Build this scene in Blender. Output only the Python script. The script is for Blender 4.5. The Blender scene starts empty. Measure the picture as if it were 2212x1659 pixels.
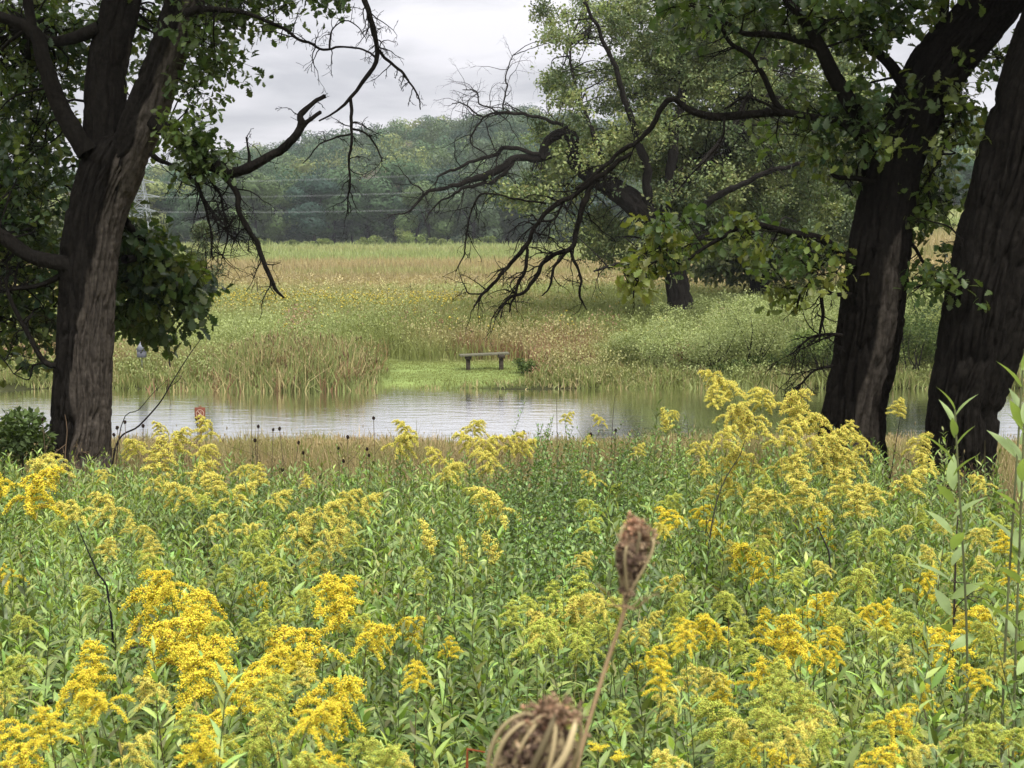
import bpy, math, random
import numpy as np
from mathutils import Matrix, Vector

SC = bpy.context.scene
COL = SC.collection
rng = np.random.default_rng(7)
R = math.radians

# ------------------------------------------------------------------ camera, world, sun, exposure
CAM_H = 4.6                      # metres above the pond
F = 3195.0                       # focal length in units of a 2212-wide frame
PITCH = math.atan(329.5 / F)
cam_d = bpy.data.cameras.new('camera')
cam_d.sensor_width = 36.0
cam_d.lens = 36.0 * F / 2212.0
cam_d.clip_start = 0.05
cam_d.clip_end = 6000
cam_d.dof.use_dof = True
cam_d.dof.focus_distance = 14.0
cam_d.dof.aperture_fstop = 15.0
cam = bpy.data.objects.new('camera', cam_d)
COL.objects.link(cam)
cam.location = (0, 0, CAM_H)
cam.rotation_euler = (R(90) - PITCH, 0, 0)
SC.camera = cam

SUN_EL, SUN_AZ = R(58), R(150)
SKY_GAIN = 1.0
world = bpy.data.worlds.new('World')
SC.world = world
world.use_nodes = True
nt = world.node_tree
nt.nodes.clear()
N = nt.nodes.new
L = nt.links.new
wo = N('ShaderNodeOutputWorld')
sky = N('ShaderNodeTexSky')
sky.sky_type = 'NISHITA'
sky.sun_disc = False
sky.sun_elevation = SUN_EL
sky.sun_rotation = SUN_AZ
bgs = N('ShaderNodeBackground')
bgs.inputs[1].default_value = 0.05
L(sky.outputs[0], bgs.inputs[0])
tc = N('ShaderNodeTexCoord')
sep = N('ShaderNodeSeparateXYZ')
L(tc.outputs['Generated'], sep.inputs[0])
mp = N('ShaderNodeMapping')
mp.inputs['Scale'].default_value = (3.2, 3.2, 17.0)
mp.inputs['Location'].default_value = (1.3, 0.4, 0.7)
L(tc.outputs['Generated'], mp.inputs[0])
nz = N('ShaderNodeTexNoise')
nz.inputs['Scale'].default_value = 1.6
nz.inputs['Detail'].default_value = 5
nz.inputs['Roughness'].default_value = 0.5
nz.inputs['Distortion'].default_value = 0.4
L(mp.outputs[0], nz.inputs[0])
cr = N('ShaderNodeValToRGB')
cr.color_ramp.elements[0].position = 0.40
cr.color_ramp.elements[0].color = (0.21, 0.21, 0.232, 1)
cr.color_ramp.elements[1].position = 0.60
cr.color_ramp.elements[1].color = (0.355, 0.345, 0.368, 1)
L(nz.outputs[0], cr.inputs[0])
# an overcast sky is about three times as bright overhead as at the horizon
gain = N('ShaderNodeMapRange')
gain.inputs['From Min'].default_value = 0.04
gain.inputs['From Max'].default_value = 1.0
gain.inputs['To Min'].default_value = 1.0
gain.inputs['To Max'].default_value = 3.4
L(sep.outputs['Z'], gain.inputs['Value'])
warm = N('ShaderNodeMix')          # overhead the cloud is thinner and neutral white
warm.data_type = 'RGBA'
L(sep.outputs['Z'], warm.inputs[0])
L(cr.outputs[0], warm.inputs[6])
warm.inputs[7].default_value = (0.36, 0.36, 0.34, 1)
bgc = N('ShaderNodeBackground')
L(warm.outputs[2], bgc.inputs[0])
L(gain.outputs[0], bgc.inputs[1])
mx = N('ShaderNodeMixShader')
mx.inputs[0].default_value = 0.92
L(bgs.outputs[0], mx.inputs[1])
L(bgc.outputs[0], mx.inputs[2])
L(mx.outputs[0], wo.inputs[0])

sun_d = bpy.data.lights.new('sun', 'SUN')
sun_d.energy = 1.5
sun_d.angle = R(25)
sun_d.color = (1.0, 0.96, 0.9)
sun = bpy.data.objects.new('sun', sun_d)
COL.objects.link(sun)
sun_dir = Vector((math.sin(SUN_AZ) * math.cos(SUN_EL), math.cos(SUN_AZ) * math.cos(SUN_EL), math.sin(SUN_EL)))
sun.rotation_euler = sun_dir.to_track_quat('Z', 'Y').to_euler()

SC.view_settings.view_transform = 'Standard'
SC.view_settings.look = 'None'
SC.view_settings.exposure = 1.27
SC.view_settings.gamma = 1.0
SC.view_settings.use_curve_mapping = False
SC.render.engine = 'CYCLES'
SC.cycles.max_bounces = 6
SC.cycles.diffuse_bounces = 3
SC.cycles.glossy_bounces = 2
SC.cycles.transmission_bounces = 4
SC.cycles.volume_bounces = 0
SC.cycles.sample_clamp_indirect = 6

# ------------------------------------------------------------------ numeric helpers
CP, SP = math.cos(PITCH), math.sin(PITCH)


def P(px, py, D):
    """World point at distance y = D seen at frame position px, py (2212-wide frame)."""
    px = np.asarray(px, float); py = np.asarray(py, float); D = np.asarray(D, float)
    lx = (px - 1106.0) / F
    ly = -(py - 829.5) / F
    dy = CP + SP * ly
    dz = -SP + CP * ly
    k = D / dy
    return np.stack([lx * k, D + 0 * lx, CAM_H + dz * k], -1)


def hash3(ix, iy, iz, seed):
    h = (ix * 374761393 + iy * 668265263 + iz * 2147483647 + seed * 974711) & 0xffffffff
    h = ((h ^ (h >> 13)) * 1274126177) & 0xffffffff
    h = (h ^ (h >> 16)) & 0xffffffff
    return h / 4294967295.0


def vnoise(p, seed=0):
    """Smooth value noise in -1..1 on points (n,3)."""
    p = np.asarray(p, float)
    i = np.floor(p).astype(np.int64)
    f = p - i
    f = f * f * (3 - 2 * f)
    out = 0
    for dx in (0, 1):
        for dy in (0, 1):
            for dz in (0, 1):
                w = (f[..., 0] if dx else 1 - f[..., 0]) * (f[..., 1] if dy else 1 - f[..., 1]) * (f[..., 2] if dz else 1 - f[..., 2])
                out = out + w * hash3(i[..., 0] + dx, i[..., 1] + dy, i[..., 2] + dz, seed)
    return out * 2 - 1


def fnoise(p, seed=0, oct=3):
    a, s, t = 1.0, 0, 0
    p = np.asarray(p, float)
    for k in range(oct):
        s = s + a * vnoise(p * (2 ** k), seed + k)
        t += a
        a *= 0.5
    return s / t


def n2(x, y, sc, seed=0, oct=3):
    x = np.asarray(x, float); y = np.asarray(y, float)
    return fnoise(np.stack([x / sc, y / sc, 0 * x + 0.37], -1), seed, oct)


def sstep(a, b, x):
    t = np.clip((np.asarray(x, float) - a) / (b - a), 0, 1)
    return t * t * (3 - 2 * t)


GY = [-200, -20, 0, 2, 3.5, 8, 16, 22, 28, 31, 32, 34, 41.5, 43.0, 44, 46, 60, 90, 200, 320]
GZ = [3.3, 3.0, 2.95, 2.62, 2.3, 1.95, 1.55, 1.05, .5, .12, -.1, -.55, -.55, -.12, .16, .3, .75, 1.0, 1.4, 1.8]
RT = [-0.5, -0.30, -0.245, -0.196, -0.146, -0.08, -0.033, 0.0, 0.03, 0.12, 0.28, 0.5]
RZ = [6, 10, 13, 18, 24.5, 31, 36, 38, 36, 32, 28, 22]


def ground(x, y):
    x = np.asarray(x, float); y = np.asarray(y, float)
    ys = y + 1.1 * n2(x, 0 * x, 3.6, 3, 3) * ((y > 30) & (y < 46))
    z = np.interp(ys, GY, GZ)
    land = np.interp(y, [28, 32, 43, 46], [.5, .42, .35, .3])
    m = sstep(-17.5, -13.0, x) * (1 - sstep(30, 36, x))
    inp = (y > 28) & (y < 46)
    z = np.where(inp, z * m + land * (1 - m), z)
    z = z + 0.05 * n2(x, y, 3.0, 5) * (y < 30) + 0.35 * n2(x, y, 45.0, 9) * sstep(60, 120, y)
    # meadow climbing to the right
    t = x / np.maximum(y, 1)
    z = z + sstep(0.10, 0.30, t) * np.interp(y, [55, 250, 340], [0, 6.2, 8.0]) * (y > 40)
    # wooded hill
    rz = np.interp(t, RT, RZ)
    hill = sstep(335, 640, y) * rz + 0.9 * n2(x, y, 40, 21) * sstep(335, 400, y)
    z = z + hill - sstep(700, 1400, y) * 10
    return z


# ------------------------------------------------------------------ mesh builder
class MB:
    def __init__(self):
        self.V, self.F, self.C, self.M = [], [], [], []
        self.n = 0

    def add(self, V, F_, col=(1, 1, 1), mat=0):
        V = np.asarray(V, float).reshape(-1, 3)
        F_ = np.asarray(F_, np.int64)
        if len(V) == 0 or len(F_) == 0:
            return
        self.V.append(V)
        self.F.append(F_ + self.n)
        c = np.asarray(col, float)
        if c.ndim == 1:
            c = np.broadcast_to(c, (len(V), 3))
        self.C.append(c)
        self.M.append(np.full(len(F_), mat, np.int32))
        self.n += len(V)

    def build(self, name, mats, parent=None, smooth=False, loc=None):
        V = np.concatenate(self.V); C = np.concatenate(self.C)
        if loc is not None:
            V = V - np.asarray(loc)
        me = bpy.data.meshes.new(name)
        me.vertices.add(len(V))
        me.vertices.foreach_set('co', V.astype(np.float32).ravel())
        li, lt, mi = [], [], []
        for f, m in zip(self.F, self.M):
            li.append(f.ravel()); lt.append(np.full(len(f), f.shape[1], np.int64)); mi.append(m)
        li = np.concatenate(li); lt = np.concatenate(lt); mi = np.concatenate(mi)
        me.loops.add(len(li))
        me.loops.foreach_set('vertex_index', li.astype(np.int32))
        me.polygons.add(len(lt))
        ls = np.concatenate([[0], np.cumsum(lt)[:-1]])
        me.polygons.foreach_set('loop_start', ls.astype(np.int32))
        me.polygons.foreach_set('loop_total', lt.astype(np.int32))
        me.polygons.foreach_set('material_index', mi)
        if smooth:
            me.polygons.foreach_set('use_smooth', np.ones(len(lt), bool))
        ca = me.color_attributes.new('Col', 'FLOAT_COLOR', 'POINT')
        c4 = np.ones((len(V), 4), np.float32); c4[:, :3] = C
        ca.data.foreach_set('color', c4.ravel())
        for m in (mats if isinstance(mats, (list, tuple)) else [mats]):
            me.materials.append(m)
        me.update(calc_edges=True)
        o = bpy.data.objects.new(name, me)
        COL.objects.link(o)
        if loc is not None:
            o.location = loc
        if parent is not None:
            o.parent = parent
            if loc is not None:
                o.location = (0, 0, 0)
        return o


def tag(o, label=None, cat=None, group=None, kind=None):
    if label: o['label'] = label
    if cat: o['category'] = cat
    if group: o['group'] = group
    if kind: o['kind'] = kind
    return o


def thing(name, loc, label, cat, group=None):
    o = bpy.data.objects.new(name, None)
    o.empty_display_size = 0.2
    COL.objects.link(o)
    o.location = loc
    return tag(o, label, cat, group)


def norm(v):
    return v / np.maximum(np.linalg.norm(v, axis=-1, keepdims=True), 1e-9)


def frames(d, roll=None):
    """Rotation matrices whose Y axis is d (leaf direction) and Z axis points roughly up, rolled."""
    d = norm(np.asarray(d, float))
    up = np.zeros_like(d); up[:, 2] = 1
    par = np.abs(d[:, 2]) > 0.97
    up[par] = (1, 0, 0)
    x = norm(np.cross(d, up))
    z = np.cross(x, d)
    if roll is not None:
        c, s = np.cos(roll)[:, None], np.sin(roll)[:, None]
        x, z = x * c + z * s, z * c - x * s
    return np.stack([x, d, z], -1)


def stamp(mb, T, TF, pos, rot, scale, col, mat=0):
    """Stamp template T (m,3), faces TF at n places."""
    n, m = len(pos), len(T)
    if n == 0:
        return
    sc = np.asarray(scale, float)
    if sc.ndim == 1:
        TT = T[None] * sc[:, None, None]
    else:
        TT = T[None] * sc[:, None, :]
    V = np.einsum('nij,nmj->nmi', rot, TT) + pos[:, None, :]
    Fc = (TF[None] + (np.arange(n) * m)[:, None, None]).reshape(-1, TF.shape[1])
    c = np.asarray(col, float)
    c = np.repeat(c, m, 0) if c.ndim == 2 else c
    mb.add(V.reshape(-1, 3), Fc, c, mat)


def prisms(mb, A, B, ra, rb, col, mat=0, k=3):
    """k-sided tapered sticks from A to B."""
    A = np.asarray(A, float); B = np.asarray(B, float)
    n = len(A)
    if n == 0:
        return
    fr = frames(B - A)
    ang = np.arange(k) * 2 * math.pi / k
    ring = np.stack([np.cos(ang), 0 * ang, np.sin(ang)], -1)
    w = np.einsum('nij,mj->nmi', fr, ring)
    ra = np.broadcast_to(np.asarray(ra, float), (n,)); rb = np.broadcast_to(np.asarray(rb, float), (n,))
    V = np.concatenate([A[:, None] + w * ra[:, None, None], B[:, None] + w * rb[:, None, None]], 1)
    f = np.array([[i, (i + 1) % k, k + (i + 1) % k, k + i] for i in range(k)])
    Fc = (f[None] + (np.arange(n) * 2 * k)[:, None, None]).reshape(-1, 4)
    c = np.asarray(col, float)
    c = np.repeat(c, 2 * k, 0) if c.ndim == 2 else c
    mb.add(V.reshape(-1, 3), Fc, c, mat)


def spline(pts, rad, step):
    """Catmull-Rom resample of a polyline with radii."""
    pts = np.asarray(pts, float); rad = np.asarray(rad, float)
    if len(pts) == 2:
        pts = np.array([pts[0], (pts[0] + pts[1]) / 2, pts[1]]); rad = np.array([rad[0], rad.mean(), rad[1]])
    Q = np.concatenate([[2 * pts[0] - pts[1]], pts, [2 * pts[-1] - pts[-2]]])
    out, ro = [], []
    for i in range(len(pts) - 1):
        n = max(1, int(np.linalg.norm(pts[i + 1] - pts[i]) / step))
        t = (np.arange(n) / n)[:, None]
        a, b, c, d = Q[i], Q[i + 1], Q[i + 2], Q[i + 3]
        out.append(0.5 * (2 * b + (c - a) * t + (2 * a - 5 * b + 4 * c - d) * t ** 2 + (3 * b - a - 3 * c + d) * t ** 3))
        ro.append(rad[i] + (rad[i + 1] - rad[i]) * t[:, 0])
    out.append(pts[-1:]); ro.append(rad[-1:])
    return np.concatenate(out), np.concatenate(ro)


def tube(mb, pts, rad, sides=8, step=0.2, col=(1, 1, 1), bark=0.0, bscale=0.05, seed=0, colfn=None, mat=0, wob=0.0, cap=True):
    p, r = spline(pts, rad, step)
    if wob:
        r = r * (1 + .22 * fnoise(p / .13, seed + 60, 2))
        p = p + wob * np.stack([fnoise(p / (0.16 if wob < .1 else .5), seed + 50 + k, 3) for k in range(3)], -1) * np.minimum(1, np.arange(len(p)) / 3)[:, None]
    n = len(p)
    tan = norm(np.gradient(p, axis=0))
    u = np.cross(tan[0], (0, 1, 0)); u = u / max(np.linalg.norm(u), 1e-6)
    U = np.zeros((n, 3))
    for i in range(n):
        u = u - tan[i] * np.dot(u, tan[i]); u = u / max(np.linalg.norm(u), 1e-9)
        U[i] = u
    W = np.cross(tan, U)
    ang = np.arange(sides) * 2 * math.pi / sides
    ca, sa = np.cos(ang), np.sin(ang)
    s = np.concatenate([[0], np.cumsum(np.linalg.norm(np.diff(p, axis=0), axis=1))])
    dirs = U[:, None] * ca[None, :, None] + W[:, None] * sa[None, :, None]
    rr = np.repeat(r[:, None], sides, 1)
    if bark:
        R0 = max(rad)
        q = np.stack([np.broadcast_to(ca * R0, (n, sides)), np.broadcast_to(sa * R0, (n, sides)), np.repeat(s[:, None], sides, 1)], -1)
        warp = vnoise(q * np.array([4, 4, 1.6]), seed + 9)[..., None] * np.array([.05, .05, 0])
        q2 = (q + warp) / np.array([bscale, bscale, bscale * 7.5])
        ridg = np.clip(np.abs(vnoise(q2, seed + 1)) * 3.4, 0, 1)
        ridg2 = np.clip(np.abs(vnoise(q2 * np.array([2.1, 2.1, 3.2]), seed + 2)) * 2.6, 0, 1)
        lump = fnoise(q * np.array([2.6, 2.6, 1.3]), seed + 3, 2)
        rr = rr + bark * (ridg * 1.3 + 0.5 * ridg2 - 1.1) * np.minimum(1, rr / 0.08) + 0.11 * rr * lump
    V = p[:, None] + dirs * rr[..., None]
    i, j = np.meshgrid(np.arange(n - 1), np.arange(sides), indexing='ij')
    a = i * sides + j; b = i * sides + (j + 1) % sides
    Fc = np.stack([a, b, b + sides, a + sides], -1).reshape(-1, 4)
    c = np.array(col, float)
    if colfn is not None:
        c = colfn(np.repeat(s[:, None], sides, 1).ravel(), dirs.reshape(-1, 3), V.reshape(-1, 3))
    elif c.ndim == 1:
        v = 1 + 0.25 * vnoise(V.reshape(-1, 3) / 0.15, seed + 4)
        c = c[None] * v[:, None]
    mb.add(V.reshape(-1, 3), Fc, c, mat)
    if cap and sides > 3:
        k = sides
        tipc = p[-1] + tan[-1] * r[-1] * 0.6
        base = (n - 1) * sides
        Vc = np.concatenate([V[-1], [tipc]])
        Fc = np.array([[q_, (q_ + 1) % k, k] for q_ in range(k)])
        mb.add(Vc, Fc, c[-1] if c.ndim == 2 else c, mat)
    return p, r


# ------------------------------------------------------------------ materials
def new_mat(name):
    m = bpy.data.materials.new(name)
    m.use_nodes = True
    m.node_tree.nodes.clear()
    return m, m.node_tree.nodes, m.node_tree.links


def leaf_mat(name, transl=0.35, rough=0.5, spec=0.3, tcol=(1.15, 1.2, 0.55)):
    m, n, l = new_mat(name)
    out = n.new('ShaderNodeOutputMaterial')
    at = n.new('ShaderNodeAttribute'); at.attribute_name = 'Col'
    pb = n.new('ShaderNodeBsdfPrincipled')
    pb.inputs['Roughness'].default_value = rough
    pb.inputs['Specular IOR Level'].default_value = spec
    l.new(at.outputs['Color'], pb.inputs['Base Color'])
    tr = n.new('ShaderNodeBsdfTranslucent')
    mul = n.new('ShaderNodeMix'); mul.data_type = 'RGBA'; mul.blend_type = 'MULTIPLY'
    mul.inputs[0].default_value = 1.0
    l.new(at.outputs['Color'], mul.inputs[6])
    mul.inputs[7].default_value = (*tcol, 1)
    l.new(mul.outputs[2], tr.inputs['Color'])
    ms = n.new('ShaderNodeMixShader'); ms.inputs[0].default_value = transl
    l.new(pb.outputs[0], ms.inputs[1]); l.new(tr.outputs[0], ms.inputs[2])
    l.new(ms.outputs[0], out.inputs[0])
    return m


def solid_mat(name, col=None, rough=0.8, spec=0.3, noise=None, bump=None, attr=True, metal=0.0):
    m, n, l = new_mat(name)
    out = n.new('ShaderNodeOutputMaterial')
    pb = n.new('ShaderNodeBsdfPrincipled')
    pb.inputs['Roughness'].default_value = rough
    pb.inputs['Specular IOR Level'].default_value = spec
    pb.inputs['Metallic'].default_value = metal
    geo = n.new('ShaderNodeNewGeometry')
    if attr:
        src = n.new('ShaderNodeAttribute'); src.attribute_name = 'Col'; so = src.outputs['Color']
    else:
        src = n.new('ShaderNodeRGB'); src.outputs[0].default_value = (*col, 1); so = src.outputs[0]
    if noise:
        sc, amt = noise
        nz = n.new('ShaderNodeTexNoise'); nz.inputs['Scale'].default_value = sc; nz.inputs['Detail'].default_value = 6
        l.new(geo.outputs['Position'], nz.inputs[0])
        mr = n.new('ShaderNodeMapRange'); mr.inputs['From Min'].default_value = .3; mr.inputs['From Max'].default_value = .7
        mr.inputs['To Min'].default_value = 1 - amt; mr.inputs['To Max'].default_value = 1 + amt
        l.new(nz.outputs[0], mr.inputs[0])
        mul = n.new('ShaderNodeMix'); mul.data_type = 'RGBA'; mul.blend_type = 'MULTIPLY'; mul.inputs[0].default_value = 1
        l.new(so, mul.inputs[6]); l.new(mr.outputs[0], mul.inputs[7])
        so = mul.outputs[2]
    l.new(so, pb.inputs['Base Color'])
    if bump:
        sc, st = bump
        mp = n.new('ShaderNodeMapping'); mp.inputs['Scale'].default_value = (1, 1, .14)
        l.new(geo.outputs['Position'], mp.inputs[0])
        nb = n.new('ShaderNodeTexNoise'); nb.inputs['Scale'].default_value = sc; nb.inputs['Detail'].default_value = 8
        nb.inputs['Roughness'].default_value = .65
        l.new(mp.outputs[0], nb.inputs[0])
        bp = n.new('ShaderNodeBump'); bp.inputs['Strength'].default_value = st; bp.inputs['Distance'].default_value = .045
        l.new(nb.outputs[0], bp.inputs['Height'])
        l.new(bp.outputs[0], pb.inputs['Normal'])
    l.new(pb.outputs[0], out.inputs[0])
    return m


M_bark = solid_mat('bark', rough=.95, spec=.04, noise=(22, .35), bump=(26, 1.0))
M_twig = solid_mat('twig', rough=.85, spec=.15)
M_leaf = leaf_mat('oak_leaf', .42, .42, .4)
M_fleaf = leaf_mat('far_leaf', .25, .6, .2)
M_weed = leaf_mat('weed_leaf', .34, .42, .5, (1.2, 1.2, .5))
M_grass = leaf_mat('grass_blade', .3, .6, .2, (1.05, 1.05, .7))
M_flower = leaf_mat('goldenrod_floret', .3, .7, .1, (1.1, 1.0, .5))
M_dry = leaf_mat('dry_seedhead', .15, .8, .15, (1, .9, .7))
M_stem = solid_mat('stem', rough=.7, spec=.2)


def ground_material():
    m, n, l = new_mat('meadow_soil')
    out = n.new('ShaderNodeOutputMaterial')
    pb = n.new('ShaderNodeBsdfPrincipled'); pb.inputs['Roughness'].default_value = .95
    pb.inputs['Specular IOR Level'].default_value = .1
    at = n.new('ShaderNodeAttribute'); at.attribute_name = 'Col'
    geo = n.new('ShaderNodeNewGeometry')
    nz = n.new('ShaderNodeTexNoise'); nz.inputs['Scale'].default_value = 1.3; nz.inputs['Detail'].default_value = 8
    nz.inputs['Roughness'].default_value = .7
    l.new(geo.outputs['Position'], nz.inputs[0])
    mr = n.new('ShaderNodeMapRange'); mr.inputs['From Min'].default_value = .3; mr.inputs['From Max'].default_value = .7
    mr.inputs['To Min'].default_value = .7; mr.inputs['To Max'].default_value = 1.3
    l.new(nz.outputs[0], mr.inputs[0])
    mul = n.new('ShaderNodeMix'); mul.data_type = 'RGBA'; mul.blend_type = 'MULTIPLY'; mul.inputs[0].default_value = 1
    l.new(at.outputs['Color'], mul.inputs[6]); l.new(mr.outputs[0], mul.inputs[7])
    l.new(mul.outputs[2], pb.inputs['Base Color'])
    bp = n.new('ShaderNodeBump'); bp.inputs['Strength'].default_value = .6; bp.inputs['Distance'].default_value = .08
    l.new(nz.outputs[0], bp.inputs['Height']); l.new(bp.outputs[0], pb.inputs['Normal'])
    l.new(pb.outputs[0], out.inputs[0])
    return m


def water_material():
    m, n, l = new_mat('pond_water')
    out = n.new('ShaderNodeOutputMaterial')
    df = n.new('ShaderNodeBsdfDiffuse'); df.inputs['Color'].default_value = (.07, .075, .055, 1)
    gl = n.new('ShaderNodeBsdfGlossy'); gl.inputs['Color'].default_value = (.97, .97, .97, 1); gl.inputs['Roughness'].default_value = .02
    lw = n.new('ShaderNodeLayerWeight'); lw.inputs['Blend'].default_value = .75
    pb = n.new('ShaderNodeMixShader')
    l.new(lw.outputs['Facing'], pb.inputs[0]); l.new(df.outputs[0], pb.inputs[1]); l.new(gl.outputs[0], pb.inputs[2])
    geo = n.new('ShaderNodeNewGeometry')
    mp = n.new('ShaderNodeMapping'); mp.inputs['Scale'].default_value = (.7, 1.5, 1)
    l.new(geo.outputs['Position'], mp.inputs[0])
    nz = n.new('ShaderNodeTexNoise'); nz.inputs['Scale'].default_value = 1.7; nz.inputs['Detail'].default_value = 5
    nz.inputs['Roughness'].default_value = .6
    l.new(mp.outputs[0], nz.inputs[0])
    bp = n.new('ShaderNodeBump'); bp.inputs['Strength'].default_value = .2; bp.inputs['Distance'].default_value = .06
    l.new(nz.outputs[0], bp.inputs['Height']); l.new(bp.outputs[0], gl.inputs['Normal'])
    l.new(pb.outputs[0], out.inputs[0])
    return m


# ------------------------------------------------------------------ terrain colours (what grows there)
GREEN = np.array([.17, .195, .06]); PALEG = np.array([.27, .31, .125]); TAN = np.array([.36, .30, .155])
PINKTAN = np.array([.33, .27, .15]); YEL = np.array([.50, .41, .06]); BROWN = np.array([.15, .09, .05]); STRAW = np.array([.40, .33, .17])


def meadow_colour(x, y):
    """Plant colour of the far meadow: drifts of tan grass, green forbs and yellow goldenrod."""
    n1 = n2(x, y, 9.0, 31)[..., None]
    nb = n2(x, y * .35, 14.0, 33)[..., None]
    d = y[..., None] + 6 * nb
    t = (x / y)[..., None]
    g = GREEN * 1.1 + (PALEG - GREEN) * np.clip(.5 + 1.8 * n1, 0, 1.2)
    g = g + (TAN - g) * .75 * sstep(.12, .4, n2(x * .4, y, 4.0, 38)[..., None])
    tan = PINKTAN + (TAN - PINKTAN) * np.clip(.5 + n1 * 1.5, 0, 1)
    st = n2(x * .22, y, 6.0, 35)[..., None]
    tan = tan * (.85 + .3 * np.clip(st + .5, 0, 1))
    w = sstep(70, 92, d + 14 * st) * (1 - sstep(140, 180, d + 30 * st)) * (1 - .55 * (n2(x * .3, y, 9.0, 36)[..., None] > .3))
    c = g * (1 - w) + tan * w
    far = sstep(150, 175, d)
    band = np.sin(y[..., None] / 17 + 2 * nb)
    c = c * (1 - far) + far * (PALEG * .95 + (TAN - PALEG) * .28 * (band > .3))
    return c


xs = np.concatenate([np.linspace(-1500, -160, 18), np.linspace(-150, -41, 30), np.linspace(-40, 40, 201), np.linspace(41, 150, 30), np.linspace(160, 1500, 18)])
ys = np.concatenate([np.linspace(-60, -2, 12), np.linspace(-1, 30, 80), np.linspace(30.3, 47, 56), np.linspace(48, 120, 60), np.linspace(123, 330, 60), np.linspace(336, 700, 70), np.linspace(730, 2600, 20)])
XX, YY = np.meshgrid(xs, ys)
ZZ = ground(XX, YY)
mb = MB()
i, j = np.meshgrid(np.arange(len(ys) - 1), np.arange(len(xs) - 1), indexing='ij')
a = i * len(xs) + j
gc = meadow_colour(XX.ravel(), np.maximum(YY.ravel(), 50)) * .75
near = (YY.ravel() < 48)[:, None]
soil = np.array([.075, .08, .03]) + np.array([.06, .035, .02]) * np.clip(n2(XX.ravel(), YY.ravel(), 2.0, 12)[:, None], 0, 1)
gc = np.where(near, soil, gc)
nb_ = ((YY.ravel() > 17) & (YY.ravel() < 31.5))[:, None]
gc = np.where(nb_, np.array([.22, .17, .08]), gc)
lx, ly = XX.ravel(), YY.ravel()
lawn = sstep(-4.6, -3.6, lx) * (1 - sstep(.3, 1.2, lx)) * sstep(43.2, 43.6, ly) * (1 - sstep(47.6, 48.5, ly))
gc = gc * (1 - lawn[:, None]) + np.array([.17, .22, .07]) * lawn[:, None]
mud = sstep(42.4, 42.8, ly) * (1 - sstep(43.4, 43.9, ly)) * (1 - lawn)
gc = gc * (1 - .6 * mud[:, None])
hillm = sstep(332, 345, ly)[:, None]
gc = gc * (1 - hillm) + np.array([.035, .05, .022]) * hillm
mb.add(np.stack([XX.ravel(), YY.ravel(), ZZ.ravel()], -1), np.stack([a, a + 1, a + 1 + len(xs), a + len(xs)], -1).reshape(-1, 4), gc)
tag(mb.build('ground', ground_material(), smooth=True), kind='structure', label='meadow ground sloping down to the pond and rising to the hill')

mb = MB()
mb.add([(-22, 27, 0), (40, 27, 0), (40, 46, 0), (-22, 46, 0)], [[0, 1, 2, 3]])
tag(mb.build('pond_water', water_material()), kind='structure', label='rippled grey pond water')

# ------------------------------------------------------------------ leaf templates
def strip_leaf(st, wd, fold=.25, droop=.12):
    st = np.array(st); wd = np.array(wd)
    V, Fc = [], []
    for s_, w_ in zip(st, wd):
        z = -droop * s_ * s_
        V += [(-w_, s_, z + fold * w_), (0, s_, z), (w_, s_, z + fold * w_)]
    for k in range(len(st) - 1):
        b = 3 * k
        Fc += [(b, b + 1, b + 4, b + 3), (b + 1, b + 2, b + 5, b + 4)]
    return np.array(V, float), np.array(Fc)


OAK_T = strip_leaf([0, .12, .24, .32, .45, .53, .68, .78, .9, 1.0], [.012, .06, .2, .1, .3, .17, .36, .24, .2, .03], .3, .18)
LANCE_T = strip_leaf([0, .3, .65, 1.0], [.016, .125, .092, .004], .3, .3)
OVATE_T = strip_leaf([0, .3, .65, 1.0], [.02, .24, .18, .01], .25, .2)
BROAD_T = strip_leaf([0, .12, .3, .5, .7, .88, 1.0], [.015, .08, .135, .14, .105, .045, .004], .3, .22)
DIA_T = (np.array([(0, 0, 0), (-.3, .5, .05), (0, 1, -.1), (.3, .5, .05)], float), np.array([[0, 1, 2, 3]]))
OCT_T = (np.array([(1, 0, 0), (-1, 0, 0), (0, 1, 0), (0, -1, 0), (0, 0, 1), (0, 0, -1)], float),
         np.array([[0, 2, 4], [2, 1, 4], [1, 3, 4], [3, 0, 4], [2, 0, 5], [1, 2, 5], [3, 1, 5], [0, 3, 5]]))


def rdir(n, g=None):
    g = g or rng
    return norm(g.normal(size=(n, 3)))


def jcol(base, n, amt=.25, hue=.12):
    """n colours around base."""
    v = 1 + amt * rng.uniform(-1, 1, (n, 1))
    h = 1 + hue * rng.normal(size=(n, 3)) * np.array([1, .3, .8])
    return np.clip(np.asarray(base) * v * h, .002, .95)


# ------------------------------------------------------------------ trees
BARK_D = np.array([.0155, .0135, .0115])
BARK_L = np.array([.078, .066, .055])


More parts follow.
